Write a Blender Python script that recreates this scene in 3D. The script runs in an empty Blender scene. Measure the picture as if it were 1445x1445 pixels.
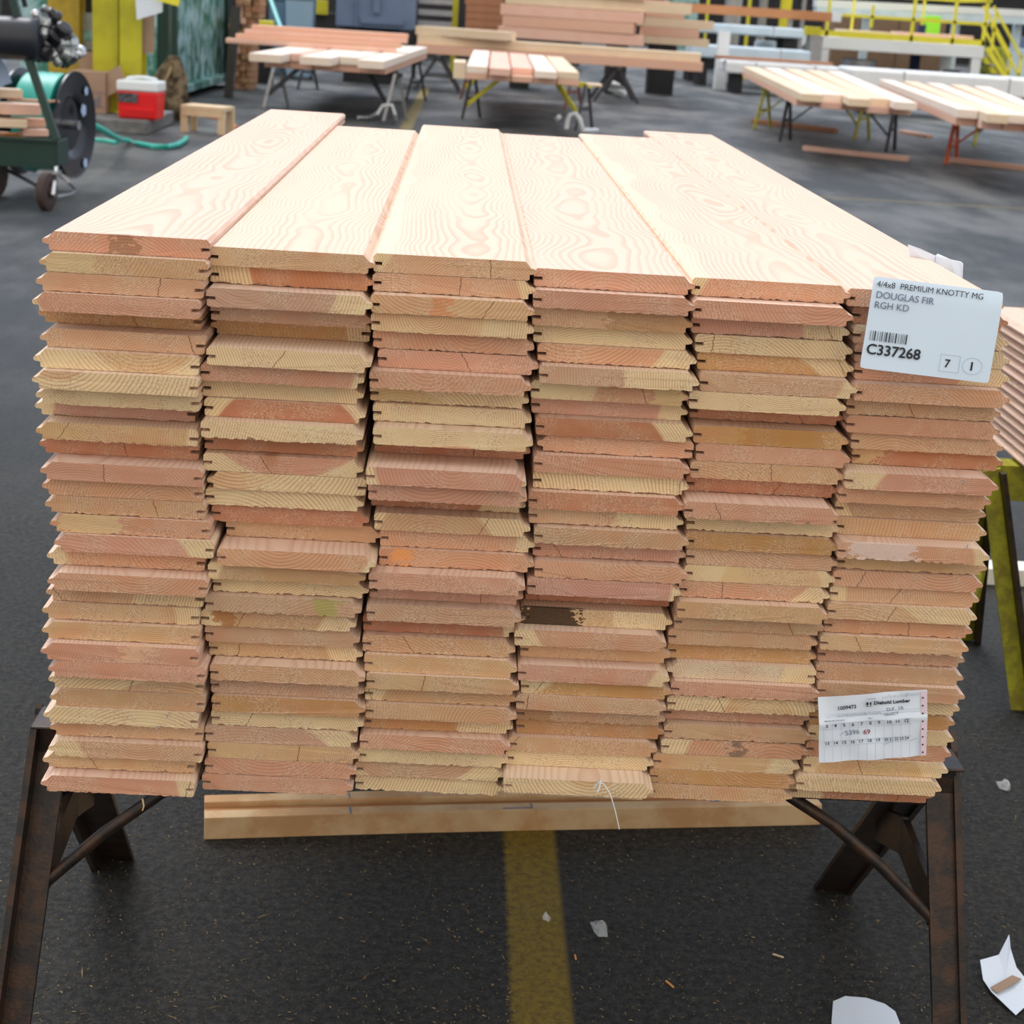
import bpy, bmesh, math, random
from mathutils import Vector, Matrix
R = math.radians
random.seed(7)
SC = bpy.context.scene
COL = SC.collection

# ------------------------------------------------------------------ camera
YAW, PITCH, ROLL, FPX, CAMZ = .0418, .292, .064, 2400.0, 1.575
_F = Vector((math.sin(YAW)*math.cos(PITCH), math.cos(YAW)*math.cos(PITCH), -math.sin(PITCH)))
_r0 = Vector((math.cos(YAW), -math.sin(YAW), 0)); _u0 = _r0.cross(_F)
_R = _r0*math.cos(ROLL)+_u0*math.sin(ROLL); _U = _u0*math.cos(ROLL)-_r0*math.sin(ROLL)
cam = bpy.data.cameras.new('camera'); co = bpy.data.objects.new('camera', cam); COL.objects.link(co)
m = Matrix((_R, _U, -_F)).transposed().to_4x4(); m.translation = (0, 0, CAMZ); co.matrix_world = m
cam.sensor_width = 36; cam.sensor_height = 36; cam.sensor_fit = 'HORIZONTAL'; cam.lens = FPX/1445*36
cam.clip_start = .05; cam.clip_end = 400
cam.dof.use_dof = True; cam.dof.focus_distance = 2.25; cam.dof.aperture_fstop = 11
SC.camera = co

# ------------------------------------------------------------------ light
w = bpy.data.worlds.new('world'); SC.world = w; w.use_nodes = True
nt = w.node_tree; N = nt.nodes; Lk = nt.links; N.clear()
out = N.new('ShaderNodeOutputWorld'); bg = N.new('ShaderNodeBackground')
tc = N.new('ShaderNodeTexCoord'); sp = N.new('ShaderNodeSeparateXYZ'); Lk.new(tc.outputs['Generated'], sp.inputs[0])
rz = N.new('ShaderNodeValToRGB'); Lk.new(sp.outputs['Z'], rz.inputs[0])
rz.color_ramp.elements[0].position = 0; rz.color_ramp.elements[0].color = (.62, .64, .68, 1)
rz.color_ramp.elements[1].position = .9; rz.color_ramp.elements[1].color = (.86, .92, .98, 1)
ry = N.new('ShaderNodeValToRGB'); mr = N.new('ShaderNodeMapRange'); mr.inputs[1].default_value = -1; Lk.new(sp.outputs['Y'], mr.inputs[0]); Lk.new(mr.outputs[0], ry.inputs[0])
ry.color_ramp.elements[0].position = .25; ry.color_ramp.elements[0].color = (1.52, 1.33, 1.14, 1)
ry.color_ramp.elements[1].position = .75; ry.color_ramp.elements[1].color = (.86, .96, 1.12, 1)
mx = N.new('ShaderNodeMix'); mx.data_type = 'RGBA'; mx.blend_type = 'MULTIPLY'; mx.inputs[0].default_value = 1
Lk.new(rz.outputs[0], mx.inputs[6]); Lk.new(ry.outputs[0], mx.inputs[7]); Lk.new(mx.outputs[2], bg.inputs[0]); bg.inputs[1].default_value = 1.0
Lk.new(bg.outputs[0], out.inputs[0])
def area(name, loc, target, sx, sy, power, col):
    l = bpy.data.lights.new(name, 'AREA'); l.shape = 'RECTANGLE'; l.size = sx; l.size_y = sy; l.energy = power; l.color = col
    o = bpy.data.objects.new(name, l); COL.objects.link(o); o.location = loc
    o.rotation_euler = (Vector(target)-Vector(loc)).to_track_quat('-Z', 'Y').to_euler(); return o
sun = bpy.data.lights.new('sun', 'SUN'); sun.energy = 1.85; sun.angle = R(30); sun.color = (1, .95, .95)
so = bpy.data.objects.new('sun', sun); COL.objects.link(so)
so.rotation_euler = (Vector((0, 0, 0))-Vector((-.45, 1.0, 1.45))).to_track_quat('-Z', 'Y').to_euler()
SC.view_settings.view_transform = 'Standard'; SC.view_settings.look = 'None'
SC.view_settings.gamma = 1; SC.view_settings.use_curve_mapping = False
SC.view_settings.exposure = .24

# ------------------------------------------------------------------ place helpers: the point of a plane that a line of sight meets
def ray(px, py): return _F*FPX+_R*(px-722.5)-_U*(py-722.5)
def G(px, py, z=0.0):
    d = ray(px, py); return Vector((0, 0, CAMZ))+d*((z-CAMZ)/d.z)
def A(px, py, Y):
    d = ray(px, py); return Vector((0, 0, CAMZ))+d*(Y/d.y)

# ------------------------------------------------------------------ materials
def newmat(name):
    m = bpy.data.materials.new(name); m.use_nodes = True
    nt = m.node_tree; b = nt.nodes['Principled BSDF']; return m, nt, b
def nd(nt, t, **k):
    n = nt.nodes.new(t)
    for a, v in k.items():
        if isinstance(v, tuple) and a.startswith('i_'): pass
        setattr(n, a, v)
    return n
def math_(nt, op, a, b=None, c=None, clamp=False):
    n = nt.nodes.new('ShaderNodeMath'); n.operation = op; n.use_clamp = clamp
    for i, v in enumerate((a, b, c)):
        if v is None: continue
        if hasattr(v, 'links'): nt.links.new(v, n.inputs[i])
        else: n.inputs[i].default_value = v
    return n.outputs[0]
def mix(nt, f, a, b, mode='MIX'):
    n = nt.nodes.new('ShaderNodeMix'); n.data_type = 'RGBA'; n.blend_type = mode
    for s, v in ((n.inputs[0], f), (n.inputs[6], a), (n.inputs[7], b)):
        if hasattr(v, 'links'): nt.links.new(v, s)
        else: s.default_value = v if not isinstance(v, tuple) or len(v) == 4 else (*v, 1)
    return n.outputs[2]
def smooth(nt, v, lo, hi):
    n = nt.nodes.new('ShaderNodeMapRange'); n.interpolation_type = 'SMOOTHSTEP'
    nt.links.new(v, n.inputs[0]); n.inputs[1].default_value = lo; n.inputs[2].default_value = hi; return n.outputs[0]
def noise(nt, vec, scale, detail=3, rough=.5, w=None, col=False):
    n = nt.nodes.new('ShaderNodeTexNoise'); n.inputs['Scale'].default_value = scale; n.inputs['Detail'].default_value = detail
    n.inputs['Roughness'].default_value = rough
    if w is not None:
        n.noise_dimensions = '4D'
        if hasattr(w, 'links'): nt.links.new(w, n.inputs['W'])
        else: n.inputs['W'].default_value = w
    nt.links.new(vec, n.inputs['Vector']); return n.outputs['Color' if col else 'Fac']
def vmul(nt, v, s):
    n = nt.nodes.new('ShaderNodeVectorMath'); n.operation = 'MULTIPLY'; nt.links.new(v, n.inputs[0]); n.inputs[1].default_value = s; return n.outputs[0]
def sep(nt, v):
    n = nt.nodes.new('ShaderNodeSeparateXYZ'); nt.links.new(v, n.inputs[0]); return n.outputs
def bump(nt, b, h, dist, strength=1):
    n = nt.nodes.new('ShaderNodeBump'); n.inputs['Distance'].default_value = dist; n.inputs['Strength'].default_value = strength
    nt.links.new(h, n.inputs['Height']); nt.links.new(n.outputs[0], b.inputs['Normal'])

def fir_material():
    m, nt, b = newmat('douglas_fir')
    tcn = nd(nt, 'ShaderNodeTexCoord'); P = tcn.outputs['Object']; info = nd(nt, 'ShaderNodeObjectInfo')
    at = nd(nt, 'ShaderNodeAttribute'); at.attribute_type = 'OBJECT'; at.attribute_name = 'pith'
    st = nd(nt, 'ShaderNodeAttribute'); st.attribute_type = 'OBJECT'; st.attribute_name = 'stain'
    sc = nd(nt, 'ShaderNodeAttribute'); sc.attribute_type = 'OBJECT'; sc.attribute_name = 'stain_tint'
    seed = math_(nt, 'MULTIPLY', info.outputs['Random'], 37.0)
    p = sep(nt, P); ph = sep(nt, at.outputs['Vector'])
    # slow wander of the log's heart along the board, plus local wobble
    cy = nd(nt, 'ShaderNodeCombineXYZ'); nt.links.new(p[1], cy.inputs[1])
    wn = noise(nt, cy.outputs[0], 2.2, 2, .5, seed, True); ws = sep(nt, wn)
    wb = noise(nt, vmul(nt, P, (9, 3.2, 9)), 1.0, 3, .55, seed, True); wbs = sep(nt, wb)
    dx = math_(nt, 'SUBTRACT', p[0], ph[0]); dx = math_(nt, 'ADD', dx, math_(nt, 'MULTIPLY', math_(nt, 'SUBTRACT', ws[0], .5), .12))
    dx = math_(nt, 'ADD', dx, math_(nt, 'MULTIPLY', math_(nt, 'SUBTRACT', wbs[0], .5), .022))
    dz = math_(nt, 'SUBTRACT', p[2], ph[1]); dz = math_(nt, 'ADD', dz, math_(nt, 'MULTIPLY', math_(nt, 'SUBTRACT', ws[1], .5), .07))
    dz = math_(nt, 'ADD', dz, math_(nt, 'MULTIPLY', math_(nt, 'SUBTRACT', wbs[1], .5), .012))
    r = math_(nt, 'SQRT', math_(nt, 'ADD', math_(nt, 'MULTIPLY', dx, dx), math_(nt, 'MULTIPLY', dz, dz)))
    freq = math_(nt, 'MULTIPLY_ADD', info.outputs['Random'], 120.0, 130.0)
    endw = smooth(nt, math_(nt, 'ABSOLUTE', sep(nt, tcn.outputs['Normal'])[1]), .5, .8)
    freq = math_(nt, 'MULTIPLY', freq, math_(nt, 'MULTIPLY_ADD', endw, .65, 1.05))
    rr = math_(nt, 'FRACT', math_(nt, 'MULTIPLY', r, freq))
    late = math_(nt, 'MULTIPLY', smooth(nt, rr, .35, .86), math_(nt, 'SUBTRACT', 1.0, smooth(nt, rr, .90, 1.0)))
    heart = mix(nt, 1.0, info.outputs['Color'], (1, 1, 1, 1), 'MULTIPLY')
    big = noise(nt, vmul(nt, P, (14, 1.5, 20)), 1.0, 3, .6, seed)
    heart = mix(nt, math_(nt, 'MULTIPLY', smooth(nt, big, .42, .75), .5), heart, (.55, .26, .15))
    sapf = smooth(nt, math_(nt, 'SUBTRACT', r, ph[2]), -.002, .004)
    c = mix(nt, sapf, heart, (.72, .58, .34))
    nrm = sep(nt, tcn.outputs['Normal']); end = smooth(nt, math_(nt, 'ABSOLUTE', nrm[1]), .5, .8)
    face = math_(nt, 'SUBTRACT', 1.0, end)
    # long planed faces are paler than the open end grain
    c = mix(nt, math_(nt, 'MULTIPLY', face, .66), c, (.85, .68, .565))
    ringamt = math_(nt, 'MULTIPLY', late, math_(nt, 'MULTIPLY_ADD', end, .34, .29))
    fade = smooth(nt, noise(nt, vmul(nt, P, (20, 2, 30)), 1.0, 2, .5, seed), .25, .6)
    ringamt = math_(nt, 'MULTIPLY', ringamt, math_(nt, 'MULTIPLY_ADD', fade, .8, .2))
    c = mix(nt, ringamt, c, (.46, .17, .08))
    # torn fibres of the saw cut
    fz = noise(nt, P, 700, 3, .7); fz2 = noise(nt, P, 380, 2, .6)
    fuzz = math_(nt, 'MULTIPLY', end, smooth(nt, noise(nt, P, 22, 2, .5, seed), .38, .62))
    c = mix(nt, math_(nt, 'MULTIPLY', fuzz, math_(nt, 'MULTIPLY', smooth(nt, fz, .45, .66), .5)), c, (.88, .76, .58))
    c = mix(nt, math_(nt, 'MULTIPLY', math_(nt, 'MULTIPLY_ADD', fuzz, .7, .1), math_(nt, 'MULTIPLY', smooth(nt, fz2, .52, .68), .75)), c, (.36, .20, .10))
    # radial checks and knots
    ang = math_(nt, 'ARCTAN2', dz, dx)
    ck = noise(nt, vmul(nt, P, (3, 5, 3)), 1.0, 1, .4, seed)
    vo = nd(nt, 'ShaderNodeTexVoronoi'); vo.voronoi_dimensions = '4D'; nt.links.new(vmul(nt, P, (6.5, 3.0, 2)), vo.inputs['Vector']); nt.links.new(seed, vo.inputs['W']); vo.inputs['Scale'].default_value = 1
    kn = math_(nt, 'MULTIPLY', math_(nt, 'SUBTRACT', 1.0, smooth(nt, vo.outputs['Distance'], .055, .12)), .7)
    c = mix(nt, kn, c, (.40, .17, .07))
    # drying checks: thin dark cracks across the end of some boards
    c0 = math_(nt, 'FRACT', math_(nt, 'MULTIPLY', info.outputs['Random'], 91.7)); c0 = math_(nt, 'MULTIPLY_ADD', c0, .20, -.02)
    sl = math_(nt, 'SUBTRACT', math_(nt, 'FRACT', math_(nt, 'MULTIPLY', info.outputs['Random'], 413.3)), .5)
    cx = math_(nt, 'SUBTRACT', p[0], math_(nt, 'ADD', c0, math_(nt, 'MULTIPLY', sl, math_(nt, 'MULTIPLY', p[2], 1.6))))
    cx = math_(nt, 'ADD', cx, math_(nt, 'MULTIPLY', math_(nt, 'SUBTRACT', noise(nt, vmul(nt, P, (60, 1, 190)), 1.0, 2, .6), .5), .006))
    has = math_(nt, 'GREATER_THAN', math_(nt, 'FRACT', math_(nt, 'MULTIPLY', info.outputs['Random'], 17.9)), .62)
    crk = math_(nt, 'MULTIPLY', math_(nt, 'MULTIPLY', end, has), math_(nt, 'SUBTRACT', 1.0, smooth(nt, math_(nt, 'ABSOLUTE', cx), .0002, .0008)))
    c = mix(nt, math_(nt, 'MULTIPLY', crk, .85), c, (.10, .04, .02))
    # a stain with its own place on some boards: x centre, half width, strength
    s3 = sep(nt, st.outputs['Vector'])
    sx = math_(nt, 'ABSOLUTE', math_(nt, 'SUBTRACT', p[0], s3[0]))
    sx = math_(nt, 'ADD', sx, math_(nt, 'MULTIPLY', math_(nt, 'SUBTRACT', noise(nt, vmul(nt, P, (70, 260, 110)), 1.0, 4, .65), .5), .085))
    sm = math_(nt, 'MULTIPLY', math_(nt, 'LESS_THAN', sx, s3[1]), math_(nt, 'MULTIPLY', s3[2], math_(nt, 'LESS_THAN', p[1], .006)))
    c = mix(nt, sm, c, sc.outputs['Color'])
    nt.links.new(c, b.inputs['Base Color']); b.inputs['Roughness'].default_value = .62; b.inputs['Specular IOR Level'].default_value = .25
    h = math_(nt, 'ADD', math_(nt, 'MULTIPLY', fz, math_(nt, 'MULTIPLY_ADD', fuzz, .9, .05)), math_(nt, 'MULTIPLY', late, .15))
    bump(nt, b, h, .0011, .8)
    return m
FIR = fir_material()

def mat(name, col, rough=.6, metal=0, spec=.4, var=0.0, scale=8, col2=None, bmp=0, alpha=1, trans=0, coat=0):
    m, nt, b = newmat(name); b.inputs['Roughness'].default_value = rough; b.inputs['Metallic'].default_value = metal
    b.inputs['Specular IOR Level'].default_value = spec
    tcn = nd(nt, 'ShaderNodeTexCoord'); n = noise(nt, tcn.outputs['Object'], scale, 5, .6)
    c2 = col2 or tuple(max(0, v*.6) for v in col)
    lo, hi = (.5-.02-.1, .62) if var else (0, 1)
    c = mix(nt, math_(nt, 'MULTIPLY', smooth(nt, n, lo, hi), var), (*col, 1), (*c2, 1))
    nt.links.new(c, b.inputs['Base Color'])
    if bmp: bump(nt, b, noise(nt, tcn.outputs['Object'], scale*6, 4, .6), bmp)
    if alpha < 1: b.inputs['Alpha'].default_value = alpha
    if trans: b.inputs['Transmission Weight'].default_value = trans
    if coat: b.inputs['Coat Weight'].default_value = coat
    return m
STEEL = mat('rusty_dark_steel', (.022, .019, .018), .40, .35, .5, .8, 30, (.07, .036, .020), .0006)
STEELD = mat('dark_steel', (.07, .07, .08), .5, .3, .4, .5, 12)
GALV = mat('galvanised_steel', (.42, .43, .45), .4, .5, .5, .3, 10)
YEL = mat('worn_yellow_green_paint', (.46, .46, .03), .45, 0, .4, .5, 30, (.12, .08, .03), .0004)
YEL2 = mat('safety_yellow_paint', (.85, .80, .06), .45, 0, .4, .35, 2, (.62, .55, .03))
YELC = mat('mustard_yellow_column_paint', (.52, .50, .02), .5, 0, .4, .5, 2.2, (.30, .25, .02))
YELO = mat('ochre_yellow_paint', (.50, .36, .03), .5, 0, .4, .5, 3, (.22, .13, .02))
WHT = mat('white_paint', (.80, .85, .88), .5, 0, .4, .25, 1.5, (.62, .68, .72))
WRAP = mat('white_plastic_wrap', (.86, .90, .93), .35, 0, .5, .25, 3, (.66, .73, .78), .01)
BLUW = mat('pale_blue_wrap', (.62, .76, .86), .4, 0, .5, .4, 2, (.42, .55, .66))
REDO = mat('red_orange_paint', (.60, .13, .05), .45, 0, .4, .3, 8)
GREEN = mat('scratched_green_paint', (.012, .16, .10), .4, 0, .5, 1.0, 3.4, (.36, .58, .62), .004)
GREEND = mat('dark_green_paint', (.012, .045, .035), .45, 0, .4, .3, 6)
TEAL = mat('teal_rubber', (.02, .42, .34), .4, 0, .5, .1, 5)
TEALP = mat('pale_teal_plastic', (.12, .50, .52), .4)
BLK = mat('black_gloss_paint', (.010, .011, .016), .22, 0, .6, .2, 6)
BLKM = mat('blue_black_cylinder_paint', (.014, .018, .028), .38, 0, .5)
RUB = mat('brown_rubber', (.06, .04, .035), .7)
CHR = mat('chrome', (.6, .62, .65), .22, .9)
ALU = mat('worn_aluminium', (.45, .5, .52), .3, .7, .5, .9, 14, (.03, .03, .03))
CARD = mat('brown_cardboard', (.40, .28, .20), .8, 0, .2, .2, 4)
CONC = mat('grey_concrete', (.20, .21, .21), .8, 0, .3, .6, 7, (.09, .09, .09), .006)
RED = mat('red_plastic', (.80, .012, .015), .35, 0, .5)
WPL = mat('white_plastic', (.80, .86, .90), .4)
DLAB = mat('dark_label_print', (.03, .03, .035), .4, 0, .4, .3, 40, (.35, .35, .38))
CAMO = mat('camouflage_fabric', (.26, .20, .13), .85, 0, .2, 1.0, 7, (.045, .035, .022), .01)
STRAP = mat('tan_webbing', (.32, .24, .13), .8)
TIM = mat('pale_pine', (.72, .56, .36), .6, 0, .3, .35, 4, (.60, .42, .24))
BIN = mat('blue_grey_plastic', (.12, .22, .32), .45, 0, .4, .2, 3)
BINL = mat('light_blue_grey_plastic', (.26, .40, .54), .4)
MACH = mat('slate_blue_paint', (.13, .19, .32), .45, 0, .4, .25, 2.5)
DARK = mat('dark_interior_cladding', (.035, .036, .04), .8, 0, .2, .5, 2)
BARK = mat('brown_offcut_ends', (.28, .15, .08), .8, 0, .2, .9, 14, (.60, .36, .22))
SALM = mat('salmon_planed_lumber', (.76, .45, .33), .6, 0, .3, .35, 3, (.72, .52, .40))
SALM2 = mat('pink_planed_lumber', (.82, .54, .44), .6, 0, .3, .35, 3, (.74, .42, .30))
TANL = mat('cream_planed_lumber', (.80, .66, .48), .6, 0, .3, .3, 3, (.70, .50, .34))
BRNL = mat('brown_stacked_lumber', (.42, .20, .11), .6, 0, .3, .3, 5)
PAP = mat('white_paper', (.74, .83, .94), .6, 0, .3)
PAPT = mat('glossy_label_paper', (.62, .77, .92), .35, 0, .5)
INK = mat('black_ink', (.012, .012, .02), .5)
INKG = mat('grey_ink', (.16, .19, .27), .6)
INKP = mat('faint_blue_line_ink', (.38, .46, .58), .6)
INKR = mat('dark_red_ink', (.25, .02, .04), .6)
PINK = mat('pink_edge_paper', (.80, .62, .70), .6)
CLEAR = mat('clear_plastic_film', (.8, .85, .88), .15, 0, .6, 0, 8, None, 0, .45)
LIME = mat('fluorescent_lime_fabric', (.30, .85, .05), .7)
NAVY = mat('navy_fabric', (.015, .03, .09), .7)
BOXB = mat('brown_box_board', (.26, .17, .11), .8, 0, .2, .3, 1)
ORNG = mat('orange_cable_jacket', (.70, .16, .05), .5)
FRUIT = mat('kraft_orange_stub', (.80, .35, .10), .6)

def floor_material():
    m, nt, b = newmat('worn_asphalt'); tcn = nd(nt, 'ShaderNodeTexCoord'); P = tcn.outputs['Object']; p = sep(nt, P)
    n1 = noise(nt, P, 60, 6, .8); n2 = noise(nt, P, 230, 3, .7); n3 = noise(nt, vmul(nt, P, (1, .35, 1)), 1.1, 5, .62); n4 = noise(nt, P, 7, 4, .6)
    c = mix(nt, smooth(nt, n1, .38, .66), (.005, .006, .005), (.080, .078, .066))
    c = mix(nt, math_(nt, 'MULTIPLY', smooth(nt, n2, .60, .68), .85), c, (.20, .18, .12))
    c = mix(nt, math_(nt, 'MULTIPLY', smooth(nt, n4, .45, .75), .35), c, (.075, .07, .06))
    # sky reflection painted into the floor beyond the stack: paler, bluish streaks
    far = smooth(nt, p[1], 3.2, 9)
    sky_sheen = mix(nt, smooth(nt, n3, .40, .66), (.048, .062, .074), (.25, .26, .26))
    c = mix(nt, math_(nt, 'MULTIPLY', far, .85), c, sky_sheen)
    def line(d_lo, d_hi, ax, a0, a1, edge, wear, colr, c):
        s = math_(nt, 'ADD', p[ax], math_(nt, 'MULTIPLY', math_(nt, 'SUBTRACT', n1, .5), edge))
        m1 = math_(nt, 'MULTIPLY', smooth(nt, s, d_lo-edge*.5, d_lo+edge*.5), math_(nt, 'SUBTRACT', 1.0, smooth(nt, s, d_hi-edge*.5, d_hi+edge*.5)))
        o = p[1-ax]
        m2 = math_(nt, 'MULTIPLY', math_(nt, 'GREATER_THAN', o, a0), math_(nt, 'LESS_THAN', o, a1))
        f = math_(nt, 'MULTIPLY', math_(nt, 'MULTIPLY', m1, m2), math_(nt, 'MULTIPLY_ADD', smooth(nt, n1, .30, .62), wear, 1-wear))
        return mix(nt, f, c, colr)
    c = line(.152, .252, 0, -3, 12, .014, .6, (.50, .34, .02), c)
    g1, g2 = G(1297, 286), G(601, 128)
    c = line(g1.y-.05, g1.y+.06, 1, 3.0, 12, .05, .6, (.30, .24, .10), c)
    c = line(g2.x-.10, g2.x+.05, 0, 21, 31, .04, .5, (.42, .32, .08), c)
    nt.links.new(c, b.inputs['Base Color'])
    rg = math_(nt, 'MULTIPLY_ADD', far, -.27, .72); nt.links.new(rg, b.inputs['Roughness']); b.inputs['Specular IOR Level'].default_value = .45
    h = math_(nt, 'ADD', n1, math_(nt, 'MULTIPLY', n2, .4)); bump(nt, b, h, .03, 1)
    return m
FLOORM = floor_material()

# ------------------------------------------------------------------ mesh building
class MB:
    def __init__(s): s.v = []; s.f = []
    def add(s, vs, fs):
        o = len(s.v); s.v += [tuple(v) for v in vs]; s.f += [tuple(i+o for i in f) for f in fs]; return s
    def box(s, c, d, M=None):
        x, y, z = d[0]/2, d[1]/2, d[2]/2
        vs = [Vector((sx*x, sy*y, sz*z)) for sz in (-1, 1) for sy in (-1, 1) for sx in (-1, 1)]
        if M is not None: vs = [M @ v for v in vs]
        c = Vector(c); vs = [v+c for v in vs]
        return s.add(vs, [(0, 2, 3, 1), (4, 5, 7, 6), (0, 1, 5, 4), (2, 6, 7, 3), (0, 4, 6, 2), (1, 3, 7, 5)])
    def beam(s, a, b, wd, ht, up=(0, 0, 1)):
        a, b = Vector(a), Vector(b); d = (b-a).normalized(); x = d.cross(Vector(up))
        if x.length < 1e-4: x = d.cross(Vector((0, 1, 0)))
        x.normalize(); u = x.cross(d)
        vs = [p+x*sx*wd/2+u*su*ht/2 for p in (a, b) for su in (-1, 1) for sx in (-1, 1)]
        return s.add(vs, [(0, 2, 3, 1), (4, 5, 7, 6), (0, 1, 5, 4), (2, 6, 7, 3), (0, 4, 6, 2), (1, 3, 7, 5)])
    def angle(s, a, b, wd, ht, th, up=(0, 0, 1), fx=1):        # angle iron: an L section swept a to b
        a, b = Vector(a), Vector(b); d = (b-a).normalized(); x = d.cross(Vector(up)).normalized()*fx; u = x.cross(d)*fx
        pr = [(0, 0), (wd, 0), (wd, th), (th, th), (th, ht), (0, ht)]
        vs = [p+x*q[0]+u*q[1] for p in (a, b) for q in pr]; n = 6
        return s.add(vs, [tuple(range(n-1, -1, -1)), tuple(range(n, 2*n))]+[(i, (i+1) % n, (i+1) % n+n, i+n) for i in range(n)])
    def tube(s, path, r, n=10, cap=True):
        path = [Vector(p) for p in path]; rings = []
        rs = r if isinstance(r, (list, tuple)) else [r]*len(path)
        prev = None
        for i, p in enumerate(path):
            d = (path[min(i+1, len(path)-1)]-path[max(i-1, 0)]).normalized()
            if prev is None:
                x = d.cross(Vector((0, 0, 1)))
                if x.length < 1e-3: x = d.cross(Vector((1, 0, 0)))
            else: x = prev-d*prev.dot(d)
            x.normalize(); prev = x; u = x.cross(d)
            rings.append([p+x*math.cos(t)*rs[i]+u*math.sin(t)*rs[i] for t in (2*math.pi*k/n for k in range(n))])
        vs = [v for q in rings for v in q]; fs = []
        for i in range(len(path)-1):
            for k in range(n): fs.append((i*n+k, i*n+(k+1) % n, (i+1)*n+(k+1) % n, (i+1)*n+k))
        if cap: fs += [tuple(range(n-1, -1, -1)), tuple(range((len(path)-1)*n, len(path)*n))]
        return s.add(vs, fs)
    def lathe(s, c, axis, prof, n=32):                        # prof: (distance along axis, radius)
        c, ax = Vector(c), Vector(axis).normalized(); return s.tube([c+ax*h for h, _ in prof], [r for _, r in prof], n) if False else s._lathe(c, ax, prof, n)
    def _lathe(s, c, ax, prof, n):
        x = ax.cross(Vector((0, 0, 1)))
        if x.length < 1e-3: x = ax.cross(Vector((0, 1, 0)))
        x.normalize(); u = ax.cross(x); vs = []; fs = []
        for h, r in prof:
            for k in range(n):
                t = 2*math.pi*k/n; vs.append(c+ax*h+(x*math.cos(t)+u*math.sin(t))*max(r, 1e-4))
        for i in range(len(prof)-1):
            for k in range(n): fs.append((i*n+k, i*n+(k+1) % n, (i+1)*n+(k+1) % n, (i+1)*n+k))
        if prof[0] != prof[-1]: fs += [tuple(range(n-1, -1, -1)), tuple(range((len(prof)-1)*n, len(prof)*n))]
        return s.add(vs, fs)
    def prism(s, pts, a, b):                                   # polygon pts (3D offsets) swept from a to b
        a, b = Vector(a), Vector(b); n = len(pts)
        vs = [a+Vector(p) for p in pts]+[b+Vector(p) for p in pts]
        return s.add(vs, [tuple(range(n-1, -1, -1)), tuple(range(n, 2*n))]+[(i, (i+1) % n, (i+1) % n+n, i+n) for i in range(n)])
    def build(s, name, m, parent=None, origin=None, bev=0, smooth=False, seg=2):
        me = bpy.data.meshes.new(name)
        o0 = Vector(origin) if origin is not None else Vector((0, 0, 0))
        me.from_pydata([tuple(Vector(v)-o0) for v in s.v], [], s.f); me.update()
        bm = bmesh.new(); bm.from_mesh(me); bmesh.ops.recalc_face_normals(bm, faces=bm.faces); bm.to_mesh(me); bm.free()
        me.materials.append(m)
        o = bpy.data.objects.new(name, me); COL.objects.link(o)
        if parent is not None:
            o.parent = parent; o.location = o0
        else: o.location = o0
        if bev:
            md = o.modifiers.new('bevel', 'BEVEL'); md.width = bev; md.segments = seg; md.limit_method = 'ANGLE'; md.angle_limit = R(35)
        if smooth:
            for p in me.polygons: p.use_smooth = True
            try: me.set_sharp_from_angle(angle=R(40))
            except Exception: pass
        return o
def tag(o, label=None, cat=None, group=None, kind=None):
    if label: o['label'] = label
    if cat: o['category'] = cat
    if group: o['group'] = group
    if kind: o['kind'] = kind
    return o
def empty(name, loc, label, cat, group=None, rot=None):
    o = bpy.data.objects.new(name, None); COL.objects.link(o); o.location = loc; o.empty_display_size = .1
    if rot is not None: o.rotation_euler = rot
    return tag(o, label, cat, group)
# parts of a thing are written in the thing's own frame: B(world point) -> local
def sub(e): return lambda p: Vector(p)-e.location
def struct(name, mb, m): return tag(mb.build(name, m), kind='structure')
# per column, top to bottom: colour letter and how far (cm) the near end stands proud of the face
ROWSPEC = [
"P0 T1 T1 P1.5 O-2.5 T0 Y1 Y2 G.5 M-2.5 T0 R-2 P1 P0 T0 P.5 P1 P-1 P2.5 T-.5 T0 T1 P2.5 P3 T0 T.5 Y1 T-1 T1 T-1 P2",
"T0 R-1 B1.5 B-1 O-4 G2 P1 G-.5 R0 G1.5 R-1 P0 Y0 G-.5 R-1 T-3 P3 T1.5 Y-.5 B1 T0 B-.5 T-1.5 T2 B0 O1 G0 B0 T0 P0 P0",
"T0 T0 T1.5 Y1 P0 P0 P1.5 Y-1 G-.5 P1.5 R-2.5 P3 P2 R-2 T0 P-1 P0 P3 M-1 B1.5 R-1.5 T0 T1 T2 T0 T1 O-1.5 P1 Y0 B-.5 G-1",
"P0 M1.5 T.5 G-.5 P0 B1.5 P0 M-1.5 R0 P-.5 P.5 G0 R1 T0 B1 M-1 P1 M1 R-4 T-1 P1.5 T-1 P2 O1 T1.5 B-.5 O-1.5 T0 Y-.5 Y5 G-.5",
"P0 P2 P0 G0 O-.5 T1 G1 R-2.5 O0 P0 T0 R-1.5 P2 G0 O.5 T0 Y0 P0 T2 B0 T-.5 O-1.5 G0 P1.5 Y1 M-2 T0 P0 T0 O0 T0",
"P0 R-1 P0 P0 P0 P1.5 T0 P0 T-.5 R-1.5 P1.5 P.5 B-1 T-.5 P2 T0 P.5 T0 T1 P0 T1 B-1 B0 T1.5 Y0 O-.5 Y0 P0 Y.5 G2 R-1.5"]
CODES = [[s[0] for s in r.split()] for r in ROWSPEC]
OFF = [[max(-48, min(45, float(s[1:])*8*(1.55 if k < 15 else 1.0 if k < 23 else .85))) if k else 0 for k, s in enumerate(r.split())] for r in ROWSPEC]
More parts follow.
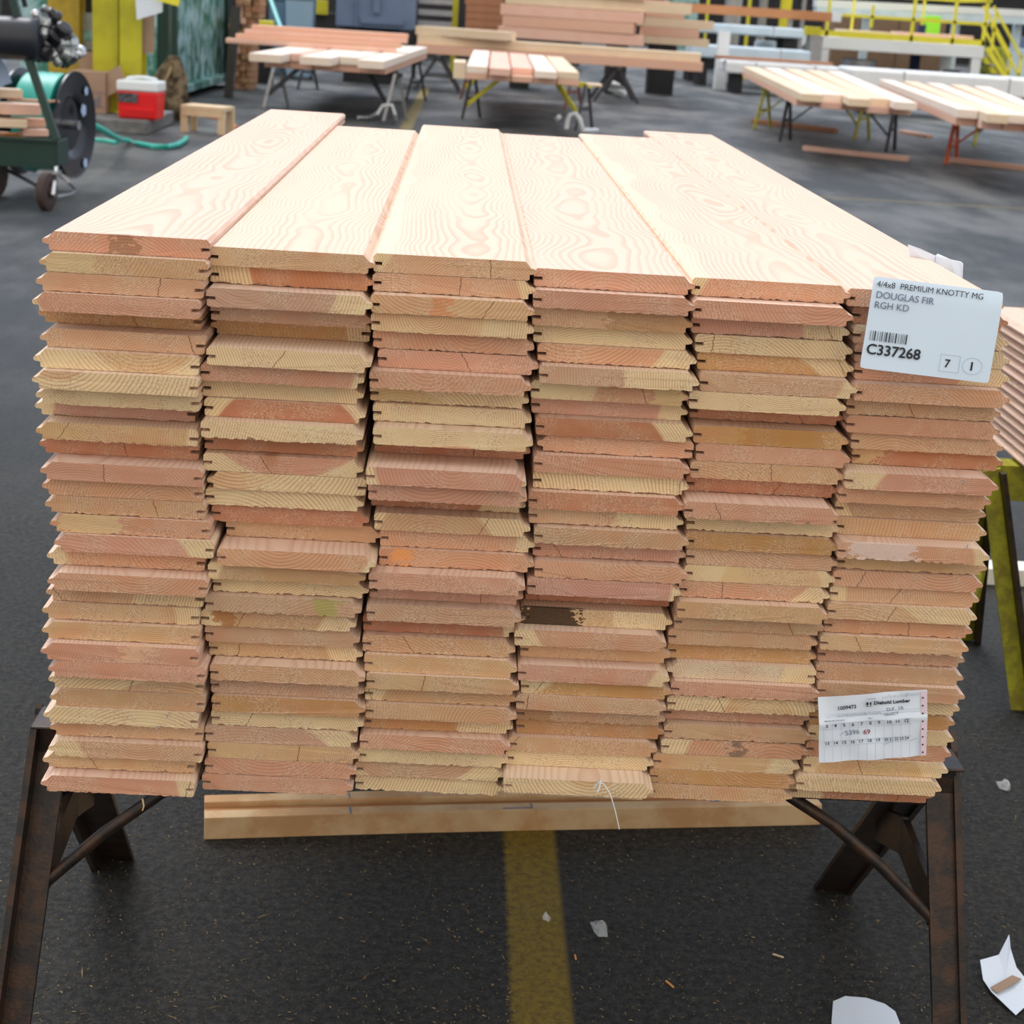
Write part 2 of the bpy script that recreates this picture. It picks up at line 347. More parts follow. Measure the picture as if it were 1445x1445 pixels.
XL = [[-4679, -4686, -4729, -4758, -4810, -4724, -4770, -4760, -4769, -4872, -4793, -4816, -4722, -4732, -4702, -4636, -4583, -4708, -4640, -4715, -4760, -4745, -4737, -4650, -4699, -4678, -4751, -4709, -4698, -4804, -4785], [-2819, -2826, -2821, -2814, -2864, -2804, -2886, -2895, -2859, -2871, -2873, -2862, -2818, -2842, -2776, -2618, -2657, -2780, -2743, -2817, -2878, -2831, -2790, -2741, -2749, -2724, -2737, -2812, -2778, -2811, -2842], [-959, -959, -961, -953, -930, -864, -944, -945, -900, -878, -880, -934, -908, -894, -832, -758, -755, -859, -860, -875, -924, -915, -881, -845, -864, -847, -877, -900, -918, -951, -941], [901, 901, 907, 939, 1003, 1031, 952, 979, 1039, 1073, 1041, 1049, 1007, 1028, 1102, 1105, 1135, 1062, 1067, 1017, 945, 1036, 1015, 1067, 1018, 1035, 1053, 968, 942, 920, 919], [2761, 2767, 2799, 2863, 2918, 2945, 2839, 2920, 2945, 2996, 2950, 2941, 2889, 2962, 2965, 3001, 2995, 2948, 2927, 2928, 2877, 2900, 2896, 2955, 2927, 2918, 2934, 2913, 2828, 2802, 2780], [4627, 4747, 4754, 4798, 4824, 4805, 4780, 4805, 4900, 4962, 4826, 4801, 4822, 4845, 4825, 4892, 4861, 4855, 4834, 4830, 4788, 4813, 4803, 4824, 4815, 4793, 4795, 4794, 4773, 4688, 4662]]
# ================================================================== the setting
FL = MB(); FL.add([(-60, -3, 0), (60, -3, 0), (60, 82, 0), (-60, 82, 0)], [(0, 1, 2, 3)])
struct('floor', FL, FLOORM)
struct('wall_left', MB().box((-17, 47, 3), (40, .3, 6)), DARK)
struct('wall_back', MB().box((18, 80, 3), (82, .3, 6)), DARK)

# ================================================================== the front stack of boards
ORD = 'top,second,third,fourth,fifth,sixth,seventh,eighth,ninth,tenth,eleventh,twelfth,thirteenth,fourteenth,fifteenth,sixteenth,seventeenth,eighteenth,nineteenth,twentieth,twenty-first,twenty-second,twenty-third,twenty-fourth,twenty-fifth,twenty-sixth,twenty-seventh,twenty-eighth,twenty-ninth,thirtieth,bottom'.split(',')
ZT = [(1.295, .9625, .784, .6065), (1.2865, .955, .782, .6065), (1.288, .955, .775, .6065), (1.280, .948, .771, .6065), (1.278, .946, .774, .6065), (1.274, .946, .777, .6065)]
PAL = {'P': ((.60, .335, .215), 'salmon pink'), 'T': ((.575, .385, .215), 'tan'), 'Y': ((.66, .48, .25), 'pale yellow'), 'R': ((.46, .195, .105), 'reddish brown'),
       'O': ((.50, .29, .11), 'golden brown'), 'B': ((.50, .335, .21), 'greyish brown'), 'G': ((.66, .56, .37), 'cream'), 'M': ((.56, .32, .235), 'dusky pink')}
WB, TG, Y0, REC = .1815, .0070, 1.935, .0109
def zrow(i, k):
    a = ZT[i]; s = (0, 15, 23, 31)
    for j in range(3):
        if k <= s[j+1]: return a[j]+(a[j+1]-a[j])*(k-s[j])/(s[j+1]-s[j])
def board_mesh(name, T, L, flip, rag, rnd):
    """tongue-and-groove board: a groove in one edge, a tongue on the other, chamfered long edges"""
    ch = .0032+rnd.random()*.001
    g0, g1, gd = T*.36, T*.55, .0105
    pts = [(.0008, .002), (.0008, g0), (gd, g0), (gd, g1), (.0, g1), (.0, T-ch), (ch, T)]
    pts += [(WB-ch*1.7, T), (WB+.0005, T*.66), (WB+TG-.0012, T*.60), (WB+TG, T*.52), (WB+TG, T*.44), (WB+TG-.0012, T*.36), (WB-.0008, T*.31), (WB-.0008, .0012)]
    nb = 46
    bot = [(WB-.003-(WB-.006)*j/nb, 0.0) for j in range(nb+1)]
    pts += bot; n = len(pts)
    if flip: pts = [(WB+TG-x, z) for x, z in pts]
    ys = [0, .004, .02, L]
    vs = []
    cup = rnd.uniform(-.0002, .0002)
    for yi, y in enumerate(ys):
        for q, (x, z) in enumerate(pts):
            dz = 0; dx = 0; dy = 0
            if yi <= 1 and z == 0.0 and rag > 0: dz = abs(rnd.gauss(0, 1))*rag*(1 if yi == 0 else .5)
            if yi == 0: dy = rnd.uniform(0, .0007)
            vs.append((x+dx, y+dy, z+dz))
    fs = []
    for a in range(len(ys)-1):
        for k in range(n):
            k2 = (k+1) % n; fs.append((a*n+k, a*n+k2, (a+1)*n+k2, (a+1)*n+k))
    # end caps as one face each
    fs.append(tuple(range(n-1, -1, -1))); e = (len(ys)-1)*n; fs.append(tuple(range(e, e+n)))
    mb = MB(); mb.add(vs, fs)
    return mb
FLIPS = {(0, k) for k in range(31)} | {(3, 9), (4, 22), (1, 12), (1, 4)} 
FARY = {0: 4.11, 1: 3.84, 2: 4.01, 3: 4.0, 4: 4.17, 5: 4.47}
STAINS = {(3, 19): ((.036, .034, .92), (.035, .018, .008)), (1, 19): ((.146, .014, .6), (.33, .36, .08)), (5, 14): ((.055, .038, .35), (.85, .82, .85)),
          (0, 0): ((.092, .012, .5), (.16, .09, .035)), (2, 16): ((.028, .009, .7), (.80, .33, .09)), (3, 25): ((.026, .022, .5), (.33, .15, .05)),
          (2, 2): ((.080, .009, .6), (.60, .22, .09)), (0, 22): ((.115, .016, .6), (.72, .48, .30)), (1, 20): ((.030, .012, .7), (.36, .14, .04)),
          (4, 8): ((.11, .05, .4), (.38, .15, .02)), (3, 2): ((.14, .05, .45), (.35, .17, .04)), (4, 27): ((.098, .004, .7), (.14, .12, .09)),
          (5, 9): ((.02, .014, .6), (.62, .46, .22)), (3, 6): ((.165, .018, .7), (.66, .50, .24)), (0, 1): ((.035, .03, .6), (.62, .50, .27)),
          (1, 7): ((.10, .06, .2), (.40, .33, .2)), (0, 15): ((.045, .035, .5), (.68, .56, .28))}
FIRS = {}
for i in range(6):
    for k in range(31):
        rnd = random.Random(i*100+k+5)
        z1, z0 = zrow(i, k), zrow(i, k+1); T = z1-z0-.0004
        off = OFF[i][k]/1000
        x = XL[i][k]/10000; y = Y0+REC*i-off
        far = FARY[i] if k == 0 else (3.95+rnd.uniform(-.15, .15) if k else 0)
        if k in (0,): far = FARY[i]
        if k == 1: far = FARY[i]-rnd.uniform(-.01, .08)
        rag = rnd.choice((.0013, .0008, .0002, .0002))
        mb = board_mesh('b', T, far-y, (i, k) in FLIPS, rag, rnd)
        o = mb.build('lumber_board', FIR); o.location = (x, y, z0)
        code = CODES[i][k]; c, word = PAL[code]
        j = rnd.uniform(.9, 1.08); o.color = (c[0]*j, c[1]*j*rnd.uniform(.96, 1.05), c[2]*j*rnd.uniform(.92, 1.1), 1)
        # where the heart of the log lay, and the radius at which pale sapwood starts
        pz = rnd.choice((-1, 1))*rnd.uniform(.005, .11); px = rnd.uniform(.02, .16)
        if rnd.random() < .18: px = rnd.choice((-.12, .3)); 
        rs = .5
        q = rnd.random()
        if code in 'YG': rs = rnd.uniform(.03, .09)
        elif q < .38: rs = max(abs(px), abs(WB-px), .05)*rnd.uniform(.65, .95)+abs(pz)*.3
        if k == 0: pz = -(.035+.02*rnd.random()); px = (.10, .10, .115, .09, .13, .07)[i]; rs = (.5, .5, .115, .5, .125, .5)[i]
        o['pith'] = (px, pz, rs)
        s = STAINS.get((i, k))
        if s: o['stain'] = s[0]; o['stain_tint'] = s[1]
        cw = ('first', 'second', 'third', 'fourth', 'fifth', 'last')[i]
        where = {0: 'leftmost column', 5: 'rightmost column'}.get(i, cw+' column from left')
        row = ORD[k] if k in (0, 30) else ORD[k]+' from top'
        tag(o, f'{word} fir board, {row}, {where} of the front stack', 'board', 'tongue and groove boards of the front stack')
        FIRS[i, k] = o

# ================================================================== sawhorses under the front stack
def iron_sawhorse(xa, xb, y, ff, rf, label):
    e = empty('sawhorse', (0.5*(xa+xb), y, 0), label, 'sawhorse', 'iron sawhorses under the front stack'); L = sub(e)
    z = .604
    MB().box(L((.5*(xa+xb), y, z-.004)), (xb-xa+.035, .07, .008)).box(L((.5*(xa+xb), y-.031, z-.035)), (xb-xa+.035, .008, .054)).build('top_beam', STEEL, e)
    for sx, X in ((-1, xa), (1, xb)):
        for fy, fx, wd in ((ff, .05, .046), (rf, .08, .07)):
            a = Vector((X, y-.02 if fy < 0 else y+.02, z-.01)); b = Vector((X+sx*fx*(1 if fy < 0 else .8), y+fy, 0))
            d = (b-a).normalized(); side = Vector((sx, 0, 0)); nrm = side.cross(d).normalized()
            mb = MB(); hw = wd/2
            # web facing the front and flange facing outwards
            t = .009
            def sw(off0, off1, o2, o3):
                vs = [p+side*s_+nrm*n_ for p in (a, b) for s_, n_ in ((off0, o2), (off1, o2), (off1, o3), (off0, o3))]
                mb.add(vs, [(3, 2, 1, 0), (4, 5, 6, 7)]+[(q, (q+1) % 4, (q+1) % 4+4, q+4) for q in range(4)])
            sw(-hw, hw, -t/2, t/2); sw(hw-t, hw, -.012, .035); 
            o = MB(); o.v = [tuple(Vector(v)-e.location) for v in mb.v]; o.f = mb.f
            leg = o.build('leg', STEEL, e)
            if fy < 0: 
                cap = MB().box(L((X+sx*.0, y-.02, z-.0005)), (.046, .07, .005)); cap.build('leg_cap', STEEL, e, bev=.003)
        # round brace from the front leg up to the beam
        p0 = Vector((X+sx*.018-sx*.02, y+ff*.36-.005, z-.215)); p1 = Vector((X-sx*.30, y-.03, z-.018))
        mid = (p0+p1)/2+Vector((0, 0, .028)); MB().tube([L(p0), L(p0*.5+mid*.5+Vector((0, 0, .006))), L(mid), L(mid*.5+p1*.5+Vector((0, 0, .006))), L(p1)], .0085, 10).build('brace_rod', STEEL, e, smooth=True)
        # flat gusset between front and rear leg
        q0 = Vector((X+sx*.002, y-.02+ff*.30+.01, z-.205)); q1 = Vector((X+sx*.02, y+rf*.44, z-.265))
        qm = (q0+q1)/2+Vector((-sx*.006, 0, .045))
        MB().beam(L(q0), L(qm), .010, .055).beam(L(qm), L(q1), .010, .055).build('cross_tie', STEEL, e)
    return e
iron_sawhorse(-.515, .708, 2.165, -.20, .70, 'rusty iron sawhorse carrying the near end of the front stack')
iron_sawhorse(-.50, .70, 3.62, -.12, .30, 'rusty iron sawhorse hidden beneath the far end of the front stack')

# grooved timber lying on the floor under the stack
a, b = G(288, 1185), G(1156, 1163); ang = math.atan2(b.y-a.y, b.x-a.x)
L_ = (b-a).length; W_, H_ = .098, .046
mb = MB(); pts = [(0, 0), (W_, 0), (W_, H_), (W_*.68, H_), (W_*.66, H_-.014), (W_*.34, H_-.014), (W_*.32, H_), (0, H_)]
n = len(pts); seg = 6; vs = []
for s_ in range(seg+1):
    for q in pts: vs.append((L_*s_/seg, q[0]+.004*math.sin(s_*.8), q[1]))
fs = [(s_*n+q, s_*n+(q+1) % n, (s_+1)*n+(q+1) % n, (s_+1)*n+q) for s_ in range(seg) for q in range(n)]+[tuple(range(n-1, -1, -1)), tuple(range(seg*n, seg*n+n))]
mb.add(vs, fs)
DUN = mat('weathered_pine_timber', (.66, .47, .26), .6, 0, .3, .8, 9, (.50, .27, .11), .001)
o = mb.build('dunnage_timber', DUN, bev=.0015); o.location = a; o.rotation_euler.z = ang
tag(o, 'long pine timber with a grooved top, lying on the floor beneath the front stack', 'timber')
m_ = MB()
for (xx, yy, ww, hh) in [(.28, .02, .004, .03), (.283, .083, .003, .02), (.61, .012, .06, .003), (.64, .02, .003, .02), (.70, .085, .05, .003), (1.02, .026, .02, .01), (1.045, .026, .012, .012), (1.0, .03, .01, .004)]:
    m_.box((xx, yy, H_+.0004), (ww, hh, .0008))
m_.build('ink_mark', INKG, o)
MB().box((L_/2, W_/2+.002, H_-.0125), (L_-.004, W_*.30, .002)).build('groove_floor', mat('fresh_orange_pine', (.46, .21, .08), .6, 0, .3, .5, 8, (.58, .32, .14)), o)
# ================================================================== paper labels on the front stack
def text_mesh(parent, s, size, x, z, m, name='printed_text', y=-.0006, rotz=0, sx=1, ext=.0001, bold=0):
    cu = bpy.data.curves.new('t', 'FONT'); cu.body = s; cu.size = size; cu.extrude = ext; cu.resolution_u = 3; cu.offset = bold
    t = bpy.data.objects.new('t', cu); COL.objects.link(t)
    dg = bpy.context.evaluated_depsgraph_get(); me = bpy.data.meshes.new_from_object(t.evaluated_get(dg))
    bpy.data.objects.remove(t); me.materials.clear(); me.materials.append(m)
    o = bpy.data.objects.new(name, me); COL.objects.link(o); o.parent = parent
    o.matrix_local = Matrix.Translation((x, y, z)) @ Matrix.Rotation(R(90), 4, 'X') @ Matrix.Rotation(R(rotz), 4, 'Z') @ Matrix.Diagonal((sx, 1, 1, 1))
    return o
def sheet(wd, ht, fn, nx=24, nz=18, th=.00025, r=.003):
    """a thin sheet of paper in local x,z with relief y = fn(x,z); rounded corners"""
    vs = []; fs = []
    for side in (0, 1):
        for j in range(nz+1):
            for i in range(nx+1):
                x, z = wd*i/nx, ht*j/nz
                if r:
                    ex = r-min(x, wd-x, r); ez = r-min(z, ht-z, r)
                    if ex > 0 and ez > 0:
                        l = math.hypot(ex, ez)
                        if l > r:
                            cx = r if x < wd/2 else wd-r; cz = r if z < ht/2 else ht-r
                            x = cx+(x-cx)*r/l; z = cz+(z-cz)*r/l
                vs.append((x, fn(x, z)+side*th, z))
    n = (nx+1)*(nz+1); I = lambda i, j: j*(nx+1)+i
    for j in range(nz):
        for i in range(nx):
            q = (I(i, j), I(i+1, j), I(i+1, j+1), I(i, j+1)); fs.append(q); fs.append(tuple(n+v for v in reversed(q)))
    bd = [I(i, 0) for i in range(nx+1)]+[I(nx, j) for j in range(1, nz+1)]+[I(i, nz) for i in range(nx-1, -1, -1)]+[I(0, j) for j in range(nz-1, 0, -1)]
    for a_, b_ in zip(bd, bd[1:]+bd[:1]): fs.append((a_, a_+n, b_+n, b_))
    mb = MB(); mb.add(vs, fs); return mb
def frame_from(bl, br, tl):
    X = (br-bl).normalized(); Z = (tl-bl); Z = (Z-X*Z.dot(X)).normalized(); Y = Z.cross(X)
    M = Matrix((X, Y, Z)).transposed().to_4x4(); M.translation = bl; return M
# big product label
YL = 1.950
bl, br, tl = A(1213, 519, YL), A(1395, 541, YL+.004), A(1236, 390, YL+.012)
e = empty('product_label', bl, 'white product label with large number C337268 on the upper right of the front stack', 'label'); e.matrix_world = frame_from(bl, br, tl)
lw, lh = (br-bl).length, (tl-bl).length*1.0
bend = lambda x, z: .0009*math.sin(x*38)*math.sin(z*30)+(.004*max(0, (z-lh*.8)/(lh*.2))**2)
sheet(lw, lh, bend).build('label_sheet', PAPT, e, smooth=True)
P1 = 'printed_text'
text_mesh(e, '4/4x8  PREMIUM KNOTTY MG', .0098, .004, lh*.895, INK, y=-.0016)
text_mesh(e, 'DOUGLAS FIR', .0112, .005, lh*.775, INKG, y=-.0012)
text_mesh(e, 'RGH KD', .0112, .005, lh*.665, INKG, y=-.0012)
text_mesh(e, 'C337268', .0170, .004, lh*.165, INK, y=-.0012, bold=.0003, sx=1.04)
text_mesh(e, '7', .0135, lw*.635, lh*.12, INK, y=-.0012, bold=.0002)
text_mesh(e, 'I', .0135, lw*.835, lh*.12, INK, y=-.0012, bold=.0004)
bc = MB(); rnd = random.Random(3); x = .006
while x < .052:
    wd = rnd.choice((.0005, .0005, .0009, .0014)); bc.box((x+wd/2, -.0012, lh*.365), (wd, .0002, .0115)); x += wd+rnd.choice((.0012, .0016, .0024))
bc.build('barcode', INK, e)
rr = MB(); cx, cz = lw*.675, lh*.165; hw, hz, t = .0118, .0098, .0003
for (dx, dz, sx, sz) in ((0, hz, hw*2, t), (0, -hz, hw*2, t), (hw, 0, t, hz*2), (-hw, 0, t, hz*2)): rr.box((cx+dx, -.0011, cz+dz), (sx, .0002, sz))
rr.tube([(lw*.85+.0120*math.cos(q*.2618), -.0011, lh*.165+.0098*math.sin(q*.2618)) for q in range(25)], .0002, 5, False)
rr.build('printed_box_and_oval', INKP, e)
# tally sheet near the bottom right
YT = 1.925
bl, br, tl = A(1156, 1077, YT), A(1308, 1066, YT), A(1168, 984, YT)
e = empty('tally_sheet', bl, 'crumpled white tally form with printed numbers, on the lower right of the front stack', 'paper')
e.matrix_world = frame_from(bl, br, tl)
lw, lh = (br-bl).length, (tl-bl).length
crum = lambda x, z: .0016*math.sin(x*60+z*25)*math.sin(z*70+1)+.0012*math.sin(x*140+2)*math.cos(z*55)-.002*math.exp(-((z-lh*.60)/.004)**2)
sh = sheet(lw, lh, crum, 40, 26, r=.0006); sh.build('form_sheet', PAP, e, smooth=True)
YY = -.0032
pe = MB().box((lw*.965, YY+.001, lh*.5), (lw*.05, .0002, lh*.97)); pe.build('pink_edge', PINK, e)
ho = MB()
for q in range(8): ho.lathe((lw*(.955), YY, lh*(.07+q*.118)), (0, 1, 0), [(0, .0011), (.0002, .0011)], 10)
ho.build('punched_dot', INK, e)
text_mesh(e, '1009473', .0068, lw*.17, lh*.80, INK, y=YY, bold=.00012, rotz=3)
text_mesh(e, 'CUSTOMER', .0022, lw*.44, lh*.925, INKG, y=YY)
text_mesh(e, 'Diebold Lumber', .0064, lw*.505, lh*.845, INK, y=YY, bold=.0002, sx=1.05)
MB().box((lw*.46, YY, lh*.855), (.0062, .0002, .0055)).build('company_mark', INK, e)
MB().box((lw*.462, YY-.0002, lh*.858), (.0012, .0002, .0055)).box((lw*.46, YY-.0002, lh*.842), (.0062, .0002, .0006)).build('company_mark_lines', PAP, e)
text_mesh(e, 'PIECES PER BUNDLE', .0028, lw*.05, lh*.635, INKG, y=YY); text_mesh(e, 'MILL', .0028, lw*.45, lh*.635, INKG, y=YY)
for q, s_ in enumerate('3 4 5 6 7 8 9 10 11 12'.split()): text_mesh(e, s_, .0064, lw*(.060+q*.080), lh*.545, INK, y=YY, bold=.00005)
for q, s_ in enumerate('13 14 15 16 17 18 19'.split()): text_mesh(e, s_, .0060, lw*(.050+q*.078), lh*.285, INK, y=YY, bold=.00005)
text_mesh(e, '20 21 22 23 24', .0054, lw*.60, lh*.285, INK, y=YY, bold=.00005, sx=.92)
gl = MB()
for q in range(11): gl.box((lw*(.045+q*.079), YY+.0006, lh*.45), (.00025, .0002, lh*.30)); gl.box((lw*(.045+q*.079), YY+.0006, lh*.14), (.00025, .0002, lh*.24))
for z in (.60, .515, .33, .26): gl.box((lw*.45, YY+.0006, lh*z), (lw*.82, .0002, .00025))
for z in (.70, .735): gl.box((lw*.5, YY+.0006, lh*z), (lw*.86, .0002, .00025))
gl.build('ruled_lines', INKP, e)
def scrib(pts, r=.00022, m=INKG, name='handwriting'):
    MB().tube([(lw*x, YY-.0003, lh*z) for x, z in pts], r, 5).build(name, m, e)
def word(x0, z0, n, step, amp, sd, m=INK, r=.00022):
    rn = random.Random(sd); pts = []
    for q in range(n*4): pts.append((x0+q*step/4+rn.uniform(-.25, .25)*step*.6, z0+(amp if q % 2 else 0)*rn.uniform(.6, 1.1)))
    scrib(pts, r, m)
word(.58, .925, 7, .035, .055, 2, INKG); word(.80, .935, 4, .03, .05, 3, INKG)
text_mesh(e, '5396', .0090, lw*.24, lh*.41, INKG, 'handwriting', y=YY, rotz=4); text_mesh(e, '69', .0090, lw*.405, lh*.41, INKR, 'handwriting', y=YY, bold=.0001)
text_mesh(e, 'D.F. 1R', .0062, lw*.62, lh*.735, INKG, 'handwriting', y=YY, rotz=2, sx=1.15); text_mesh(e, 'SELECT', .0050, lw*.60, lh*.665, INKG, 'handwriting', y=YY, rotz=3, sx=1.1)
word(.17, .70, 9, .03, .04, 7, INKG); word(.40, .70, 7, .025, .035, 8, INKG)
scrib([(.19, .42), (.23, .47), (.25, .485)]); scrib([(.60, .235), (.65, .265), (.68, .275)]); scrib([(.84, .26), (.88, .285), (.90, .29)])
# crumpled tag standing behind the top right corner
YC = 2.30
c0, c1, c2 = A(1291, 372, YC), A(1356, 404, YC-.05), A(1284, 346, YC)
e = empty('paper_tag', c0, 'small white crumpled paper tag sticking up past the right edge of the stack top', 'paper')
base = c0.copy(); vs = []
pts = [(1287, 385, 2.31), (1281, 345, 2.31), (1298, 351, 2.295), (1320, 361, 2.28), (1323, 358, 2.28), (1341, 366, 2.265), (1355, 369, 2.26), (1359, 372, 2.255), (1357, 415, 2.245), (1352, 418, 2.25), (1320, 400, 2.28)]
P_ = [A(*q) for q in pts]; mb = MB(); n = len(P_)
mb.add([p-base for p in P_]+[p-base+Vector((.0006, .0009, 0)) for p in P_], [tuple(range(n)), tuple(range(2*n-1, n-1, -1))]+[(q, q+n, (q+1) % n+n, (q+1) % n) for q in range(n)])
mb.build('tag_sheet', PAP, e)
fold = MB(); pa, pb = A(1320, 362, 2.275), A(1317, 398, 2.275); fold.beam(pa-base, pb-base, .0010, .0012); fold.build('crease', INKP, e)

# staples, string and splinters
def staple(px, py, Y, rot, label):
    o = MB().tube([(-.003, .001, .0), (-.0024, -.0014, .0), (.0024, -.0014, .0), (.003, .001, .0)], .0005, 6).tube([(-.002, -.001, -.002), (.001, -.0022, .002)], .0004, 6).build('staple', CHR)
    o.location = A(px, py, Y); o.rotation_euler = (0, R(rot), 0); tag(o, label, 'staple', 'bent staples in the board ends')
staple(236, 1009, 1.921, -60, 'bent staple in the leftmost column, the higher of its two')
staple(224, 1026, 1.921, -40, 'bent staple in the leftmost column, the lower of its two')
staple(1360, 679, 1.972, -50, 'bent staple in the rightmost column, the higher one')
staple(1365, 770, 1.965, -30, 'bent staple in the rightmost column, the lower one')
knot = A(846, 1108, 1.918)
o = MB().tube([A(838, 1112, 1.921), A(843, 1106, 1.917), A(848, 1100, 1.916), A(846, 1112, 1.914), A(843, 1118, 1.915)], .0011, 6).tube([A(844, 1104, 1.916), A(852, 1106, 1.914), A(861, 1120, 1.912), A(868, 1143, 1.91), A(874, 1170, 1.912)], .0006, 6).build('string', WPL, smooth=True)
tag(o, 'thin white string knotted to the near end of the protruding board at bottom centre', 'string')
for q, (a_, b_) in enumerate((((1141, 1101), (1145, 1112)), ((1178, 1099), (1176, 1110)), ((1197, 1099), (1194, 1108)), ((1215, 1099), (1208, 1112)))):
    o = MB().tube([A(*a_, 1.974), A(*b_, 1.966)], [.0011, .0005], 5).build('splinter', TIM)
    tag(o, 'pale splinter under the lower right corner of the stack, '+('leftmost', 'second', 'third', 'rightmost')[q]+' of four', 'splinter', 'pale splinters at the bottom right of the stack')
o = MB().tube([A(201, 1127, 1.93), A(203, 1137, 1.93), A(201, 1144, 1.93)], [.0012, .001, .0006], 5).build('splinter', TIM); tag(o, 'pale splinter hanging under the bottom board of the leftmost column', 'splinter')

# litter on the near floor
def paper_scrap(poly, h, label, m=PAP, band=None, curl=.02):
    P_ = [G(*q) for q in poly]; c = sum(P_, Vector())/len(P_); e = empty('paper_scrap', (c.x, c.y, 0), label, 'paper'); n = len(P_)
    hs = [h[q] for q in range(n)]
    top = [Vector((p.x-c.x, p.y-c.y, hs[q]+.0009)) for q, p in enumerate(P_)]; cm = Vector((0, 0, min(hs)+.002))
    mb = MB(); vs = top+[t-Vector((0, 0, .0005)) for t in top]+[cm, cm-Vector((0, 0, .0005))]
    fs = [(q, (q+1) % n, 2*n) for q in range(n)]+[(n+(q+1) % n, n+q, 2*n+1) for q in range(n)]+[(q, q+n, (q+1) % n+n, (q+1) % n) for q in range(n)]
    mb.add(vs, fs); mb.build('paper_sheet', m, e)
    if band:
        b = [G(*q) for q in band]; MB().add([Vector((p.x-c.x, p.y-c.y, .012+z)) for z in (0, .0006) for p in b], [(3, 2, 1, 0), (4, 5, 6, 7)]+[(q, (q+1) % 4, (q+1) % 4+4, q+4) for q in range(4)]).build('brown_band', CARD, e)
    return e
paper_scrap([(1173, 1445), (1175, 1418), (1192, 1412), (1222, 1413), (1248, 1420), (1263, 1430), (1270, 1447), (1274, 1500), (1180, 1510)], [.003, .006, .008, .006, .004, .003, .002, .002, .002], 'white curved piece of paper lying on the floor at the bottom edge')
paper_scrap([(1381, 1368), (1407, 1362), (1419, 1350), (1422, 1364), (1432, 1380), (1452, 1396), (1450, 1420), (1433, 1436), (1398, 1406), (1386, 1390)], [.018, .02, .045, .035, .02, .01, .004, .004, .008, .010], 'white folded card with a brown band lying on the floor at bottom right', band=[(1396, 1402), (1434, 1381), (1442, 1389), (1406, 1410)])
def film(px, py, s, label, sd):
    rn = random.Random(sd); c = G(px, py); vs = []; n = 7
    for j in range(3):
        for i in range(n): a_ = 2*math.pi*i/n; rr_ = s*(1-.4*j)*rn.uniform(.6, 1.2); vs.append((rr_*math.cos(a_), rr_*1.5*math.sin(a_), .002+j*.006+rn.uniform(0, .008)))
    fs = [(j*n+i, j*n+(i+1) % n, (j+1)*n+(i+1) % n, (j+1)*n+i) for j in range(2) for i in range(n)]+[tuple(range(2*n, 3*n))]
    o = MB().add(vs, fs).build('plastic_scrap', CLEAR); o.location = c; tag(o, label, 'plastic scrap')
film(846, 1313, .019, 'crumpled clear plastic scrap on the floor right of the yellow line', 1)
film(1418, 1112, .017, 'clear plastic scrap on the floor right of the front sawhorse', 4)
film(770, 1301, .008, 'tiny clear plastic scrap lying on the yellow line', 6)
rn = random.Random(12); sh = MB()
for q in range(9000):
    y = 2.2+rn.random()**1.5*3.4; x = rn.uniform(-1.0, 1.0)*(y*.33+.1)+y*.04
    l = rn.choice((.0012, .0018, .002, .003, .005)); a_ = rn.uniform(0, math.pi); wd = rn.uniform(.0005, .0014)
    if rn.random() < .006: l = rn.uniform(.010, .022)
    dx, dy = math.cos(a_)*l, math.sin(a_)*l; nx, ny = -math.sin(a_)*wd, math.cos(a_)*wd; z = .0006
    sh.add([(x-dx, y-dy, z), (x-nx, y-ny, z+.0012), (x+dx, y+dy, z), (x+nx, y+ny, z+.0004), (x, y, z+.002)], [(0, 1, 4), (1, 2, 4), (2, 3, 4), (3, 0, 4)])
o = sh.build('wood_shavings', mat('pale_wood_shavings', (.34, .25, .13), .8, 0, .2, .8, 30, (.12, .08, .04)))
tag(o, 'fine pale wood chips and shavings scattered over the near floor', 'wood shavings', kind='stuff')
for q, (px, py, l, ang, z) in enumerate(((812, 1352, .014, 95, 0), (945, 1390, .022, 120, 0), (1098, 1350, .02, 150, 0))):
    o = MB().box((0, 0, .002), (l, .003, .003)).build('wood_chip', FRUIT if q < 2 else TIM, bev=.0008); o.location = G(px, py); o.rotation_euler.z = R(ang)
    tag(o, ('small orange wood sliver on the floor nearest the yellow line', 'orange wood sliver on the floor near the bottom, in front of the others', 'pale wood sliver on the floor left of the right front sawhorse leg')[q], 'wood chip')
WOODW = mat('bright_planed_lumber', (.88, .78, .68), .55, 0, .35, .3, 3, (.82, .62, .50))
# ================================================================== second stack at the right edge, on its yellow sawhorse
XR, ZR = 1.345, .905
for cI in range(2):
    for k in range(14):
        rnd = random.Random(900+cI*50+k); T = (ZR-.602)/14
        mb = board_mesh('b', T-.0004, 2.4, True, 0, rnd); o = mb.build('lumber_board', FIR)
        o.location = (XR+cI*.188+rnd.uniform(-.003, .003)*(1-cI), 1.85+rnd.uniform(-.02, .02), ZR-(k+1)*T)
        c, wd = PAL['PTPYPPTPYPTPPT'[k]]; j = rnd.uniform(.92, 1.1); o.color = (c[0]*j, c[1]*j, c[2]*j, 1)
        o['pith'] = (rnd.uniform(.02, .16), rnd.choice((-1, 1))*rnd.uniform(.03, .1), .5)
        row = 'top' if k == 0 else 'bottom' if k == 13 else ORD[k]+' from top'
        tag(o, f'{wd} fir board, {row} in the '+('left column of the right edge stack', 'hidden column of the right edge stack')[cI], 'board', 'boards of the stack at the right edge')
